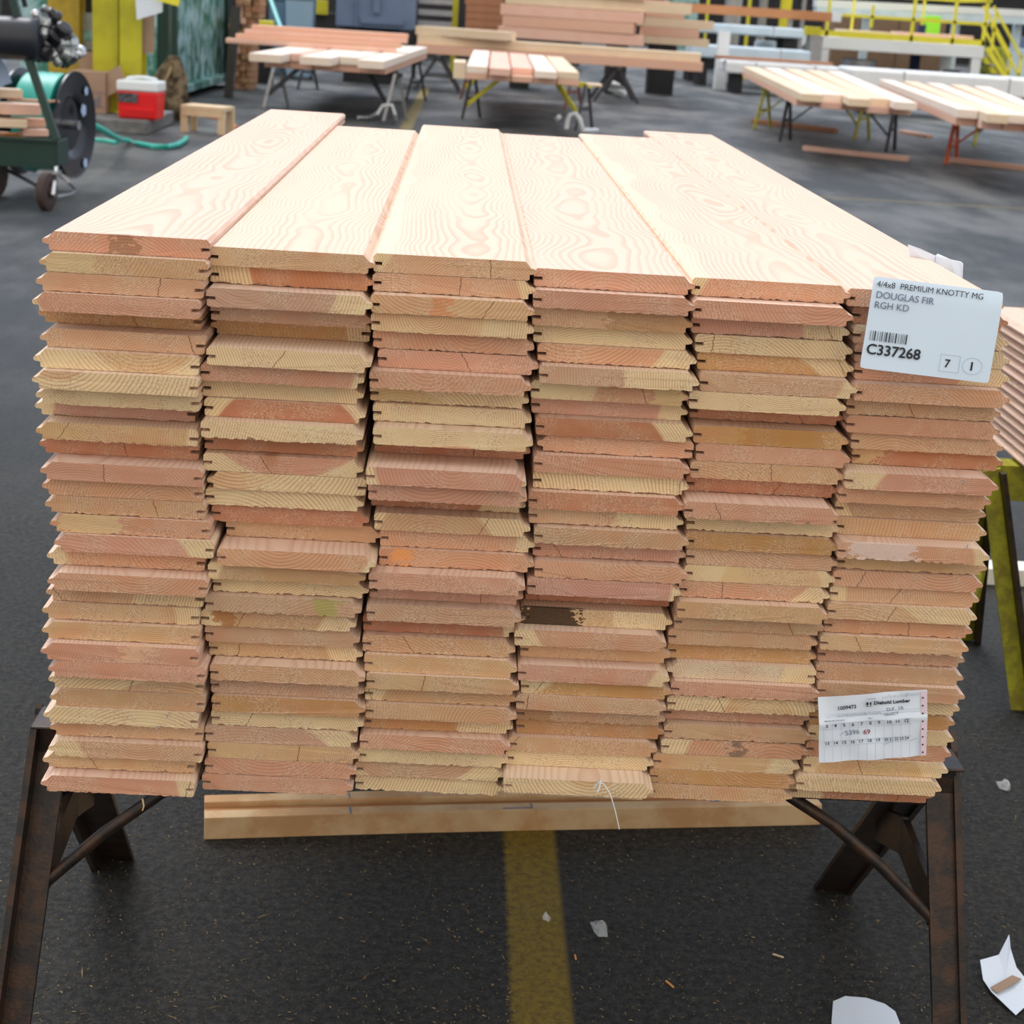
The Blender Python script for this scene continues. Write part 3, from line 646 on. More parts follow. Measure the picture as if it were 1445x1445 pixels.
def yellow_sawhorse():
    e = empty('sawhorse', (1.7, 3.84, 0), 'chipped yellow-green sawhorse under the stack at the right edge', 'sawhorse'); L = sub(e)
    MB().box(L((1.76, 3.84, .555)), (1.05, .008, .085)).box(L((1.76, 3.87, .598-.004)), (1.05, .07, .008)).build('top_beam', YEL, e)
    for X, fx in ((1.275, 1.425), (2.24, 2.10)):
        for dy, fy in ((-.02, -.05), (.05, .42)):
            a, b = L((X, 3.84+dy, .59)), L((fx, 3.84+fy, 0)); mb = MB()
            lg = mb.beam(a, b, .046, .008, (0, 1, 0)).build('leg', YEL, e); MB().beam(a+Vector((.022, -.020, 0)), b+Vector((.022, -.020, 0)), .010, .036, (0, 1, 0)).build('leg_flange', STEEL, lg)
        MB().beam(L(((X+fx)/2-.05, 3.84, .30)), L(((X+fx)/2-.05, 4.02, .33)), .008, .09).build('gusset', YEL, e)
yellow_sawhorse()
o = MB().box((2.12, 4.78, .0265), (1.1, .09, .052)).build('timber', mat('white_painted_timber', (.80, .78, .70), .6), bev=.003); tag(o, 'white timber lying on the floor behind the yellow sawhorse at right', 'timber')

# ================================================================== background tables of lumber
def A2(px, py, Y): return A(px, py, Y)
def sawhorse(fl, fr, depth, z, label, group, mb_, ml, mbr, name='sawhorse', r=.028, braces=True, leg_splay=.0):
    """fl, fr: front feet on the floor; the back feet stand depth further away"""
    a, b = Vector(fl), Vector(fr); ax = (b-a).normalized(); ay = Vector((-ax.y, ax.x, 0)); c = (a+b)/2+ay*depth/2
    e = empty(name, (c.x, c.y, 0), label, 'sawhorse', group); L = lambda p: Vector(p)-e.location
    ta, tb = a+ay*depth/2+Vector((0, 0, z)), b+ay*depth/2+Vector((0, 0, z)); ta += ax*leg_splay; tb -= ax*leg_splay
    MB().beam(L(ta-ax*.06-Vector((0, 0, .03))), L(tb+ax*.06-Vector((0, 0, .03))), .09, .06).build('top_beam', mb_, e)
    for top, ft, s in ((ta, a, 1), (tb, b, -1)):
        for q in (0, 1):
            f_ = ft+ay*depth*q; MB().beam(L(top+ay*(.04 if q else -.04)-Vector((0, 0, .02))), L(f_), r*1.4, r*1.4, (0, 1, 0)).build('leg', ml, e)
        mid0 = top*.45+ft*.55; mid1 = top*.45+(ft+ay*depth)*.55; MB().beam(L(mid0), L(mid1), .02, .04).build('cross_tie', ml, e)
        if braces:
            p0 = top*.30+ft*.70+ay*.02; p1 = top+ax*s*.42-Vector((0, 0, .05))-ay*.03; MB().beam(L(p0), L(p1), .03, .055 if mbr is not ml else .022).build('brace', mbr, e)
    return e
def plank(a, b, wd, ht, m, name, label, cat, group=None, bev=.004):
    """a, b: ends of the bottom centre line"""
    a, b = Vector(a), Vector(b); c = (a+b)/2; up = Vector((0, 0, ht/2))
    o = MB().beam(a-c+up, b-c+up, wd, ht).build(name, m, bev=bev, seg=1); o.location = c; return tag(o, label, cat, group)
# ---- left table
GT = 'sawhorses under the background lumber tables'
sawhorse(G(372, 152), G(541, 171), .5, .60, 'dark steel sawhorse at the near side of the left background lumber table', GT, STEELD, GALV, STEELD)
q0, q1 = G(420, 126), G(573, 142)
sawhorse(q0, q1, .5, .60, 'dark steel sawhorse at the far side of the left background lumber table', GT, STEELD, STEELD, STEELD, braces=False)
YT1 = 21.5
posn = ('leftmost', 'second', 'middle', 'fourth', 'rightmost')
for k in range(5):
    x0, x1 = 372+k*34.6, 372+(k+1)*34.6-.8; yb = 90+k*3.5
    a, b = A(x0, 90, YT1), A(x1, 90, YT1); wd = (b.x-a.x); cx = (a.x+b.x)/2
    plank((cx, YT1+.1, .602), (cx+.35, 27.9, .602), wd, .085, SALM, 'lumber_bundle', f'pink bundle of boards, {posn[k]} of lower layer, left background table', 'lumber', 'boards on the left background table')
for k, (x0, x1, dy, m) in enumerate(((354, 402, -.9, WOODW), (404, 425, .1, SALM2), (424, 472, -.9, WOODW), (474, 506, .1, WOODW), (505, 545, -.9, WOODW))):
    YY_ = YT1+dy*.7; a, b = A(x0, 90, YT1-.3), A(x1, 90, YT1-.3); cx = (a.x+b.x)/2
    plank((cx, YY_, .689), (cx+.35, 27.7, .689), b.x-a.x-.03, .095, m, 'lumber_bundle', f'pale bundle of boards, {posn[k]} of upper layer, left background table', 'lumber', 'boards on the left background table')
for k, (x0, x1, m) in enumerate(((309, 553, SALM2), (323, 560, SALM), (335, 568, SALM2), (345, 569, SALM))):
    Y = 23.9+k*.12; a, b = A(x0+10, 62, Y), A(x1, 74, Y); z = .787+k*.062
    plank((a.x, Y, z), (b.x+.05, Y+.2, z), .28, .06, m, 'lumber_board', f'salmon board lying crosswise on the left background table, {("lowest", "second lowest", "second highest", "topmost")[k]} of four', 'lumber', 'crosswise boards on the left background table')
plastic = MB().tube([G(505, 168)+Vector((0, 0, .02)), G(522, 168)+Vector((0, 0, .02)), A(533, 160, 21.9), A(540, 149, 21.9), A(553, 148, 21.9), A(557, 160, 21.9), G(558, 172)+Vector((0, 0, .03))], .022, 8)
o = plastic.build('plastic_strap', WPL, smooth=True); tag(o, 'white plastic strap draped at the right legs of the left background table', 'strap')
# ---- middle table
sawhorse(G(652, 168), G(812, 184), .5, .60, 'brown steel sawhorse with yellow braces, near side of the middle background table', GT, YEL2, STEELD, YEL2)
sawhorse(G(650, 140), G(796, 155), .5, .60, 'reddish brown sawhorse at the far side of the middle background table', GT, STEELD, mat('red_brown_steel', (.20, .07, .05), .5, .2), YEL2)
for k in range(5):
    x0, x1 = 656+k*32.5, 656+(k+1)*32.5-.8; Y = 21.7; a, b = A(x0, 115, Y), A(x1, 115, Y); cx = (a.x+b.x)/2
    plank((cx, Y, .602), (cx+.15, 28.6, .602), b.x-a.x-.01, .075, SALM, 'lumber_bundle', f'salmon bundle of boards, {posn[k]} of lower layer, middle background table', 'lumber', 'boards on the middle background table')
    plank((cx, Y-.25*(k % 2)+(.35 if k == 2 else 0), .679), (cx+.1, 28.4-.2*k, .679), b.x-a.x-.02, .085, WOODW if k in (0, 3) else TANL if k == 4 else SALM2, 'lumber_bundle', f'pale bundle of boards, {posn[k]} of upper layer, middle background table', 'lumber', 'boards on the middle background table')
a = A(648, 105, 21.75); plank((a.x, 21.7, .60), (a.x, 22.6, .60), .15, .20, TANL, 'lumber_block', 'cream upright block at the left end of the middle background table', 'lumber')
a = A(832, 123, 21.7); plank((a.x-.02, 21.9, .605), (a.x+.16, 21.9, .605), .3, .03, TANL, 'lumber_board', 'short cream board sticking out at the right end of the middle background table', 'lumber')
o = MB().tube([A(799, 182, 22.3), A(801, 170, 22.3), A(804, 162, 22.3), A(812, 160, 22.3), A(818, 168, 22.3), A(823, 184, 22.3), G(842, 184)], .03, 8).build('plastic_wrap', WPL, smooth=True); tag(o, 'crumpled white plastic film at the right leg of the middle background table', 'plastic film')
o = MB().tube([A(786, 150, 24), A(790, 154, 24)], .05, 8).build('paper_cup', WPL, smooth=True); o.location.z -= .0; tag(o, 'white cup standing on the floor behind the middle background table', 'cup'); 
z_ = min(v.co.z for v in o.data.vertices)+o.location.z; o.location.z -= z_
# ---- long beams on the end-on sawhorse
YB = 30.5
for k, (x0, x1, y0, y1, m) in enumerate(((590, 985, 63, 95, SALM), (592, 982, 53, 84, TANL), (594, 720, 45, 52, TANL))):
    a, b = A(x0, y0, YB+.1*k), A(x1, y1, YB+.1*k); z = .602+k*.15
    plank((a.x, YB+.1*k, z), (b.x, YB-.6+.1*k, z), .5, .145, m, 'long_beam', ('long salmon beam, lowest behind the middle background table', 'long cream beam lying on the lowest beam behind the middle background table', 'short cream beam at the left end of the long beams behind the middle table')[k], 'lumber', 'long beams behind the middle table')
def end_sawhorse(px, label, Yf=30.0):
    a = A(px, 100, Yf); e = empty('sawhorse', (a.x, Yf+.4, 0), label, 'sawhorse', GT)
    MB().beam((0, -.6, .57), (0, .6, .57), .09, .055).build('top_beam', STEELD, e)
    for y in (-.45, .45):
        for s in (-1, 1): MB().beam((s*.03, y, .55), (s*.38, y, 0), .055, .04, (0, 1, 0)).build('leg', STEELD, e)
        MB().beam((-.23, y, .24), (.23, y, .24), .03, .03, (0, 1, 0)).build('cross_tie', STEELD, e)
end_sawhorse(872, 'dark sawhorse seen end-on under the long beams, right of the middle background table')
end_sawhorse(618, 'dark sawhorse seen end-on under the left end of the long beams')
o = MB().tube([A(862, 118, 31.4), A(870, 122, 31.4), A(878, 128, 31.6)], .10, 8).build('plastic_wrap', WPL, smooth=True); z_ = min(v.co.z for v in o.data.vertices)+o.location.z; o.location.z -= z_; tag(o, 'white plastic film bunched between the legs of the end-on sawhorse', 'plastic film')
# ---- big pink stack
YS = 33.0
for k in range(7):
    m = (SALM2, SALM, SALM2, TANL, SALM2, SALM, TANL)[k]; zb = .90+k*.20
    x0, x1 = (706, 712, 708, 713, 706, 710, 712)[k], (906, 892, 904, 968, 903, 905, 900)[k]
    a, b = A(x0, 50, YS), A(x1, 60, YS)
    plank((a.x, YS, zb+.004), (b.x, YS-.35, zb+.004), .9, .192, m, 'beam', f'{("cream" if m is TANL else "salmon pink")} beam of the tall background pile, {("lowest", "second", "third", "fourth", "fifth", "sixth", "topmost")[k]} from below', 'lumber', 'beams of the tall background pile')
for s in (735, 870):
    a = A(s, 70, YS); o = MB().box((0, 0, .449), (.35, .8, .898)).build('support_block', DARK); o.location = (a.x, YS-.05, 0); tag(o, f'dark support block under the tall background pile, {"left" if s == 735 else "right"} one', 'support')
zz = A(930, 62, 34).z; z_b = zz
for k, (x0, x1, h_) in enumerate(((890, 1000, .14), (905, 985, .17), (900, 1004, .16), (905, 962, .17), (908, 940, .15))):
    a, b = A(x0, 40, 34), A(x1, 40, 34); a.z = b.z = zz
    plank(a, b, .5, h_, (TANL, SALM, TANL, SALM, SALM2)[k], 'lumber_board', f'salmon or cream board end right of the tall background pile, {("lowest", "second", "third", "fourth", "highest")[k]} of five from below', 'lumber', 'board ends right of the tall background pile'); zz += h_+.004
a = A(935, 62, 34); o = MB().box((0, 0, (z_b-.002)/2), (.5, .45, z_b-.002)).build('support_block', DARK); o.location = (a.x, 34, 0); tag(o, 'dark support block under the board ends right of the tall background pile', 'support')
# ---- right tables
def fan_table(near, far, n, z0, h, lab, grp, mats, jit, nm='lumber_bundle'):
    (nl, nr), (fl_, fr_) = near, far
    for k in range(n):
        t0, t1 = (k+.5)/n, (k+.5)/n
        a, b = nl.lerp(nr, t0), fl_.lerp(fr_, t1); a = a+(a-b).normalized()*jit[k % len(jit)]
        wd = (nr-nl).length/n*.97*abs(Vector((nr-nl).normalized()).cross((a-b).normalized()).z)
        a.z = b.z = z0; plank(a, b, wd, h, mats[k % len(mats)], nm, lab.format(('leftmost', 'second', 'third', 'fourth', 'fifth', 'sixth')[k]), 'lumber', grp)
NL, NR = G(1122, 149, .6), G(1296, 166, .6); NR.y = NL.y-.6
FLt, FRt = G(1043, 106, .62), G(1190, 114, .62)
fan_table((NL, NR), (FLt, FRt), 5, .602, .075, 'salmon bundle, {} of lower layer on the table left of the orange sawhorse', 'boards on the fourth background table', (SALM, SALM2), (0, .2, 0, .3, .1))
fan_table((NL, NR), (FLt, FRt), 5, .679, .085, 'cream bundle, {} of upper layer on the table left of the orange sawhorse', 'boards on the fourth background table', (TANL, WOODW, TANL), (.5, .1, .7, .2, .6))
sawhorse(G(1100, 200), G(1250, 214), .5, .60, 'dark brown steel sawhorse at the near side of the table left of the orange sawhorse', GT, STEEL, STEELD, STEELD)
sawhorse(G(1064, 183), G(1205, 197), .6, .60, 'yellow sawhorse standing just behind the dark brown one at right', GT, YEL, YEL, YEL)
NL5, NR5 = G(1345, 176, .6), G(1520, 196, .6); FL5, FR5 = G(1232, 128, .6), G(1400, 140, .6)
fan_table((NL5, NR5), (FL5, FR5), 5, .602, .08, 'salmon bundle of boards, {} in the lower layer above the orange sawhorse', 'boards above the orange sawhorse', (SALM, SALM2), (0, .15, 0, .2, 0))
fan_table((NL5, NR5), (FL5, FR5), 5, .684, .09, 'cream bundle of boards, {} in the upper layer above the orange sawhorse', 'boards above the orange sawhorse', (WOODW, TANL), (.1, .5, .1, .6, .3))
sawhorse(G(1334, 232), G(1478, 246), .6, .60, 'bright orange-red sawhorse at the right edge of the background', GT, REDO, REDO, REDO)
sawhorse(G(1375, 206), G(1500, 216), .5, .60, 'dark yellow sawhorse behind the orange one', GT, STEELD, YEL, STEELD)
plank(G(1134, 212), G(1281, 228), .10, .06, SALM2, 'loose_timber', 'pale pink timber lying on the floor in front of the dark brown background sawhorse', 'timber')
plank(G(1334, 228), G(1500, 247), .10, .06, SALM, 'loose_timber', 'salmon timber lying on the floor under the orange sawhorse', 'timber')
plank(G(1062, 174), G(1180, 188), .10, .07, BRNL, 'loose_timber', 'brown timber lying on the floor between the legs of the yellow sawhorse', 'timber')
plank(G(1272, 188), G(1312, 195), .10, .05, SALM, 'loose_timber', 'small salmon timber on the floor behind the dark brown background sawhorse', 'timber')
# ---- wrapped packs
def pack(x0, x1, yt, yb, Y, dep, m, label, yaw=.03, name='wrapped_pack', cat='wrapped lumber', zb=None, legs=True, bev=.04, grp='wrapped lumber packs'):
    a, b = A(x0, yb, Y), A(x1, yb, Y); t = A(x0, yt, Y); z0 = a.z if zb is None else zb
    L_ = b.x-a.x; h = t.z-a.z
    e = empty(name, ((a.x+b.x)/2, Y+dep/2, 0), label, cat, grp); e.rotation_euler.z = -yaw
    MB().box((0, 0, z0+h/2), (L_, dep, h)).build('wrapping', m, e, bev=bev)
    n = max(2, int(L_/1.3))
    for q in range(n): MB().box((-L_/2+(q+.5)*L_/n, 0, z0+h/2), (.025, dep+.01, h+.01)).build('strap', GALV, e)
    if legs and z0 > .1:
        for s in (-1, 1): MB().box((s*L_*.38, 0, (z0-.002)/2), (.18, dep*.8, z0-.002)).build('bearer', DARK, e)
    return e
pack(1204, 1500, 97, 124, 31.0, 1.6, WRAP, 'large white plastic-wrapped pack under the platform at the right edge', .05)
pack(1026, 1193, 86, 103, 36.0, 1.4, WRAP, 'long white wrapped pack just above the table left of the orange sawhorse', .03)
pack(975, 1144, 62, 80, 39.0, 1.2, BLUW, 'pale blue wrapped pack stacked left of the platform leg, lower of the two', .0)
pack(962, 1135, 30, 44, 41.0, 1.2, BLUW, 'pale blue wrapped pack, upper of the two left of the platform', .0)
a, b = A(905, 12, 42.4), A(1170, 38, 42.4); b.z = a.z = A(1040, 22, 42).z-.0
plank(a, b, .3, .21, mat('orange_glulam', (.55, .25, .11), .55, 0, .3, .2, 2), 'long_beam', 'long orange-brown beam above the pale blue packs, ending at the yellow railing', 'lumber')
a = A(1171, 32, 42.4); plank((b.x+.01, 42.4, b.z), (b.x+.24, 42.4, b.z), .32, .21, WHT, 'end_cap', 'white end block on the tip of the long orange-brown beam', 'block')
for px, top in ((960, 0), (1120, 0)):
    a = A(px, 30, 42); o = MB().box((0, 0, (b.z-.003)/2), (.10, .10, b.z-.003)).build('stand_post', GALV); o.location = (a.x, 42.45, 0); tag(o, f'thin grey post under the long orange-brown beam, {"left" if px == 960 else "right"} one', 'post')
a, b = A(1010, 82, 36.5), A(1172, 97, 36.5); zz = A(1026, 86, 36.0).z+.03; plank((a.x, 36.5, zz), (b.x, 36.5, zz), .4, .06, BRNL, 'lumber_board', 'brown plank lying along the top of the long white wrapped pack', 'lumber')
a = A(1021, 98, 37.5); o = MB().box((0, 0, .6), (.24, .24, 1.2)).build('steel_post', WHT); o.location = (a.x, 37.9, 0); tag(o, 'short white post under the pale blue packs', 'post')
# ---- platform with railings
YP = 45.0
pl, pr_ = A(1157, 60, YP), A(1388, 78, YP); zt = A(1270, 58, YP).z; Lp = pr_.x-pl.x; dp = 3.0
e = empty('steel_platform', (pl.x, YP, 0), 'white raised steel platform with yellow railings at the top right', 'platform')
MB().box((Lp/2, dp/2, zt-.15), (Lp, dp, .30)).build('deck', WHT, e, bev=.01)
for x in (.14, Lp-.16):
    for y in (.12, dp-.12): MB().box((x, y, (zt-.302)/2), (.24, .2, zt-.302)).build('leg', WHT, e)
MB().box((Lp/2, .03, zt+.08), (Lp, .02, .14)).build('kick_plate', YEL2, e)
rh = 1.12
for x in (.15, Lp*.30, Lp*.55, Lp*.80, Lp-.05): 
    MB().box((x, .05, zt+rh/2), (.075 if x != Lp*.30 else .07, .06, rh if x != Lp*.30 else .55)).build('rail_post', YEL2, e)
for z, nm in ((rh, 'top_rail'), (.55, 'mid_rail')): MB().box((Lp/2, .05, zt+z), (Lp, .06, .075)).build(nm, YEL2, e)
for x in (0.0, Lp): 
    MB().box((x, dp/2, zt+rh), (.06, dp, .07)).box((x, dp/2, zt+.55), (.06, dp, .07)).build('side_rail', YEL2, e)
for x in (Lp*.33, Lp*.78, Lp-.05, .05): MB().box((x, dp-.05, zt+rh/2), (.06, .06, rh)).build('rail_post', YEL2, e)
MB().box((Lp/2, dp-.05, zt+rh), (Lp, .06, .06)).box((Lp/2, dp-.05, zt+.55), (Lp, .06, .06)).build('back_rail', YEL2, e)
# stair going down to the right
st = empty('steel_stair', (pl.x+Lp+.10, YP+.2, 0), 'yellow stair with sloping handrails at the right end of the platform', 'stair')
sl = .95
for y in (0, .9):
    MB().beam((.02, y, zt-.05), (sl, y, .05), .05, .12).build('stringer', YEL2, st)
    MB().beam((.05, y, zt+1.0), (sl, y, .95), .06, .06).beam((.05, y, zt+.55), (sl, y, .50), .06, .06).build('handrail', YEL2, st)
    for q in (.15, 1.0): MB().box((sl*q, y, .5+(1-q)*zt), (.06, .06, 1.0)).build('stair_post', YEL2, st)
for q in range(4): MB().box((.12+sl*q/4.3, .45, zt-(q+1)*zt/5), (.26, .84, .04)).build('tread', GALV, st)
MB().box((sl*.5, 1.1, .62), (.9, .04, 1.1)).build('mesh_panel', mat('yellow_mesh_panel', (.45, .50, .12), .6, 0, .3, .8, 10, (.15, .18, .06)), st)
# things on, under and behind the platform
def stand_box(x0, x1, yt, yb, Y, dep, m, name, label, cat, z0=None, bev=.01, group=None):
    a, b, t = A(x0, yb, Y), A(x1, yb, Y), A((x0+x1)/2, yt, Y); z0 = a.z if z0 is None else z0
    h = max(.05, t.z-z0); o = MB().box((0, 0, h/2), (b.x-a.x, dep, h)).build(name, m, bev=bev); o.location = ((a.x+b.x)/2, Y+dep/2, z0); return tag(o, label, cat, group)
for k, (x0, x1) in enumerate(((1180, 1262), (1262, 1330), (1330, 1374))):
    stand_box(x0+12, x1, 44+k*3, 54, 45.3+.3*k, 1.4, SALM2 if k else TANL, 'board_pile', f'pinkish pile of boards on the platform deck, {("left", "middle", "right")[k]} one', 'lumber', z0=zt+.002)
stand_box(1305, 1325, 22, 52, 47.2, .25, LIME, 'hanging_vest', 'fluorescent lime work vest hanging on the back rail of the platform', 'vest', z0=zt+.15)
stand_box(1296, 1306, 35, 48, 47.2, .2, NAVY, 'hanging_bag', 'dark bag hanging beside the lime vest on the platform', 'bag', z0=zt+.15)
o = MB().lathe((0, 0, 0), (0, 0, 1), [(0, .44), (.02, .46), (.25, .46), (.27, .48), (.29, .46), (.62, .46), (.64, .44)], 24).build('steel_drum', GALV, smooth=True); a = A(1212, 90, 46.2); o.location = (a.x, 46.2, 0); tag(o, 'grey steel drum under the left half of the platform', 'drum')
o = MB().lathe((0, 0, 0), (1, 0, 0), [(0, .1), (.02, .25), (.4, .25), (.42, .1)], 20).build('motor', GALV, smooth=True); a = A(1332, 100, 46.2); o.location = (a.x, 46.2, .27); tag(o, 'grey motor under the right end of the platform', 'motor')
stand_box(1287, 1297, 78, 100, 46.5, .4, NAVY, 'cloth_bundle', 'dark blue bundle under the middle of the platform', 'cloth', z0=0)
stand_box(1136, 1152, 62, 90, 44.6, .4, NAVY, 'dark_bin', 'dark blue bin left of the left platform leg', 'bin', z0=0)
for k, (x0, x1, yt) in enumerate(((1176, 1225, 12), (1225, 1268, 14), (1268, 1335, 16))):
    stand_box(x0, x1-1, yt, 45, 50.5, 1.5, BOXB, 'packing_crate', f'brown crate behind the platform railing, {("left", "middle", "right")[k]} one', 'crate', z0=0)
for k, (x0, x1, yy, m) in enumerate(((1150, 1462, 4, WHT), (1150, 1462, 14, BLUW))):
    a, b = A(x0, yy, 49), A(x1, yy+16, 49); e = MB().beam((0, 0, 0), (b-a), .5, .20).build('conveyor_beam', m); e.location = a; tag(e, f'pale blue horizontal conveyor beam behind the yellow railing, {("upper", "lower")[k]} one', 'beam', 'conveyor beams behind the platform')
for k, px in enumerate((1225, 1352, 1440)):
    a = A(px, 40, 49); o = MB().box((0, 0, 1.0), (.2, .2, 1.9)).build('support_column', BLUW); o.location = (a.x, 49.3, -.0+.0); o.location.z = -.05+.0; tag(o, f'pale blue conveyor post behind the platform, {("left", "middle", "right")[k]} of three', 'post')
stand_box(1432, 1475, 52, 72, 52, .6, MACH, 'blue_crate', 'blue crate at the right edge beyond the stair', 'crate', z0=.5)
stand_box(1430, 1480, 70, 78, 49.8, 1.0, BLUW, 'conveyor_table', 'pale blue low table at the right edge beyond the stair', 'table', z0=0)
# posts and pipes between pile and platform
for k, (x0, x1, yb, m, Y, lab) in enumerate(((1098, 1114, 66, YEL2, 43.5, 'thick safety-yellow pipe post left of the platform'), (1052, 1057, 60, YEL2, 44.5, 'thin yellow post left of the thick yellow one'), (1068, 1080, 62, GALV, 44, 'grey pipe post left of the thick yellow one'),
    (1020, 1044, 60, GALV, 45, 'broad grey duct rising left of the grey pipe post'), (994, 998, 50, YEL2, 44, 'slim yellow post above the pale blue packs at far left'), (1128, 1134, 66, GALV, 44.6, 'thin grey pipe between thick yellow post and platform'))):
    a, b = A(x0, 40, Y), A(x1, 40, Y); r_ = (b.x-a.x)/2; o = MB().lathe((0, 0, 0), (0, 0, 1), [(0, r_*1.6), (.04, r_*1.6), (.05, r_), (3.4, r_), (3.44, r_*1.2), (3.5, r_*1.2)], 20).build('pipe_post', m, smooth=True); o.location = ((a.x+b.x)/2, Y, 0); tag(o, lab, 'post')
o = MB().lathe((0, 0, 0), (0, 0, 1), [(0, .27), (.5, .28), (.95, .27), (1.0, .24)], 24).build('steel_drum', BLUW, smooth=True); a = A(1082, 55, 42.6); o.location = (a.x, 42.7, 0); tag(o, 'pale grey drum standing left of the thick yellow post', 'drum')
zc_ = A(1148, 50, 42.9).z
stand_box(1139, 1158, 38, 50, 42.9, .5, YEL2, 'yellow_bin', 'small yellow box left of the platform railing', 'box', z0=zc_)
stand_box(1139, 1158, 50, 90, 42.9, .5, GALV, 'grey_cabinet', 'grey cabinet carrying the small yellow box', 'cabinet', z0=0).scale.z = zc_/max(.05, A(1148, 50, 42.9).z)*.999
for k, (x0, x1, yt, yb, m, lab) in enumerate(((940, 985, -10, 20, GREEN, 'teal green machine housing behind the orange-brown beam'), (1000, 1050, -10, 30, DARK, 'dark machine cabinet behind the grey duct'))):
    stand_box(x0, x1, yt, yb, 50+k, 1.0, m, 'machine_housing', lab, 'machine', z0=0)
# ---- behind the left table: bins, blue machine, rack, brown pile
def bin_(x0, x1, Y, h, m, label):
    a, b = A(x0, 45, Y), A(x1, 45, Y); w_ = b.x-a.x; e = empty('wheeled_bin', ((a.x+b.x)/2, Y, 0), label, 'bin')
    t, u = w_/2, w_/2*.84; d = .5
    MB().add([(-u, 0, .03), (u, 0, .03), (u, d, .03), (-u, d, .03), (-t, -.05, h), (t, -.05, h), (t, d+.05, h), (-t, d+.05, h)], [(3, 2, 1, 0), (4, 5, 6, 7), (0, 1, 5, 4), (1, 2, 6, 5), (2, 3, 7, 6), (3, 0, 4, 7)]).build('bin_body', m, e, bev=.04)
    MB().box((0, d/2, h+.03), (w_*1.06, d+.16, .05)).build('bin_lid', m, e, bev=.02)
    for s in (-1, 1): MB().lathe((s*u*.9-.03, d*.9, .1), (1, 0, 0), [(0, .1), (.06, .1)], 16).build('wheel', BLK, e)
bin_(402, 442, 31.0, 1.35, BINL, 'light blue-grey plastic bin behind the left background table')
bin_(379, 404, 32.0, 1.3, BIN, 'dark blue-grey plastic bin left of the light blue-grey one')
a = A(400, 50, 25.2); o = MB().tube([A(378, -12, 27), A(384, 6, 26.6), A(391, 26, 26), A(397, 42, 25.6), a, A(402, 62, 25.2)], .035, 8).build('teal_hose', TEALP, smooth=True); tag(o, 'pale teal hose hanging down behind the left end of the left background table', 'hose')
e = empty('blue_hopper', (A(528, 40, 31).x, 31, 0), 'slate blue steel hopper on a dark base behind the left background table', 'machine')
a, b = A(473, 35, 31), A(583, 40, 31); w_ = (b.x-a.x); zb_ = A(528, 40, 31).z
MB().box((0, .8, zb_+.65), (w_, 1.5, 1.3)).build('hopper_body', MACH, e, bev=.02)
MB().box((-w_*.24, .02, zb_+.6), (.03, .06, 1.2)).box((w_*.02, .02, zb_+.45), (.12, .05, .4)).box((w_*.1, .02, zb_+.12), (w_*.55, .05, .10)).build('hopper_rib', MACH, e, bev=.008)
MB().box((-w_*.05, .8, zb_/2), (w_*.68, 1.2, zb_-.002)).build('hopper_base', DARK, e)
e = empty('steel_rack', (A(612, 30, 34).x, 34, 0), 'grey steel rack with shelves and yellow upright, right of the blue hopper', 'rack')
w_ = A(636, 30, 34).x-A(585, 30, 34).x
for k, yy in enumerate((2, 18, 34)): z = A(612, yy, 34).z; MB().box((0, .3, z), (w_, .6, .10)).build('shelf', GALV, e)
MB().box((w_/2+.06, 0, .95), (.11, .1, 1.9)).build('upright', YELC, e); MB().box((-w_/2, 0, .95), (.08, .1, 1.9)).build('upright', DARK, e)
for k in range(5):
    Y = 37; a, b = A(656-(k == 4)*2, 45, Y), A(708, 45, Y); z = A(680, 48, Y).z+.0; 
    plank((a.x, Y, z+k*.145), (b.x, Y, z+k*.145), .9, .138, BRNL, 'lumber_board', f'brown timber in the small pile left of the tall pink pile, {("lowest", "second", "third", "fourth", "topmost")[k]} from below', 'lumber', 'brown timbers of the small strapped pile')
a = A(682, 48, 37); o = MB().box((0, 0, (a.z-.002)/2), (.5, .7, a.z-.002)).build('support_block', DARK); o.location = (a.x, 37, 0); tag(o, 'dark support block under the small brown timber pile', 'support')
stand_box(440, 474, 18, 48, 36, .8, DARK, 'dark_cabinet', 'dark cabinet between the bins and the blue hopper', 'cabinet', z0=0)
stand_box(443, 462, 0, 20, 35.8, .15, YELC, 'yellow_guard', 'yellow guard panel on the dark cabinet between bins and hopper', 'guard')
stand_box(357, 384, 29, 41, 29, .3, YEL2, 'yellow_box', 'small yellow box left of the dark blue-grey bin', 'box')
stand_box(357, 384, 41, 60, 29, .3, DARK, 'box_stand', 'dark stand carrying the small yellow box', 'stand', z0=0)
# ================================================================== left side: columns, footing, cooler, box, backpack, dumpster
YC0 = 19.6
def column(x0, x1, Y, dep, m, label, h=3.2, z0=0):
    a, b = A(x0, 60, Y), A(x1, 60, Y); w_ = b.x-a.x; o = MB()
    t = .02                                                     # H-section column: two flanges and a web
    o.box((0, 0, h/2), (w_, t, h)).box((0, dep, h/2), (w_, t, h)).box((0, dep/2, h/2), (t, dep, h)).box((0, -.001, .02), (w_*1.3, dep*.6, .02))
    o = o.build('steel_column', m); o.location = ((a.x+b.x)/2, Y, z0); return tag(o, label, 'column')
foot_z = .14
f0, f1 = A(112, 190, 18.1), A(207, 195, 18.1)
e = MB().box((0, 0, foot_z/2), (f1.x-f0.x, 1.7, foot_z)).build('concrete_footing', CONC, bev=.015); e.location = ((f0.x+f1.x)/2, 18.1+.85, 0); tag(e, 'low grey concrete footing under the red cooler and yellow columns', 'footing')
a = A(206, 185, 17.58); 
column(68, 112, 19.4, .3, YELO, 'ochre yellow column at far left behind the cart', z0=foot_z)
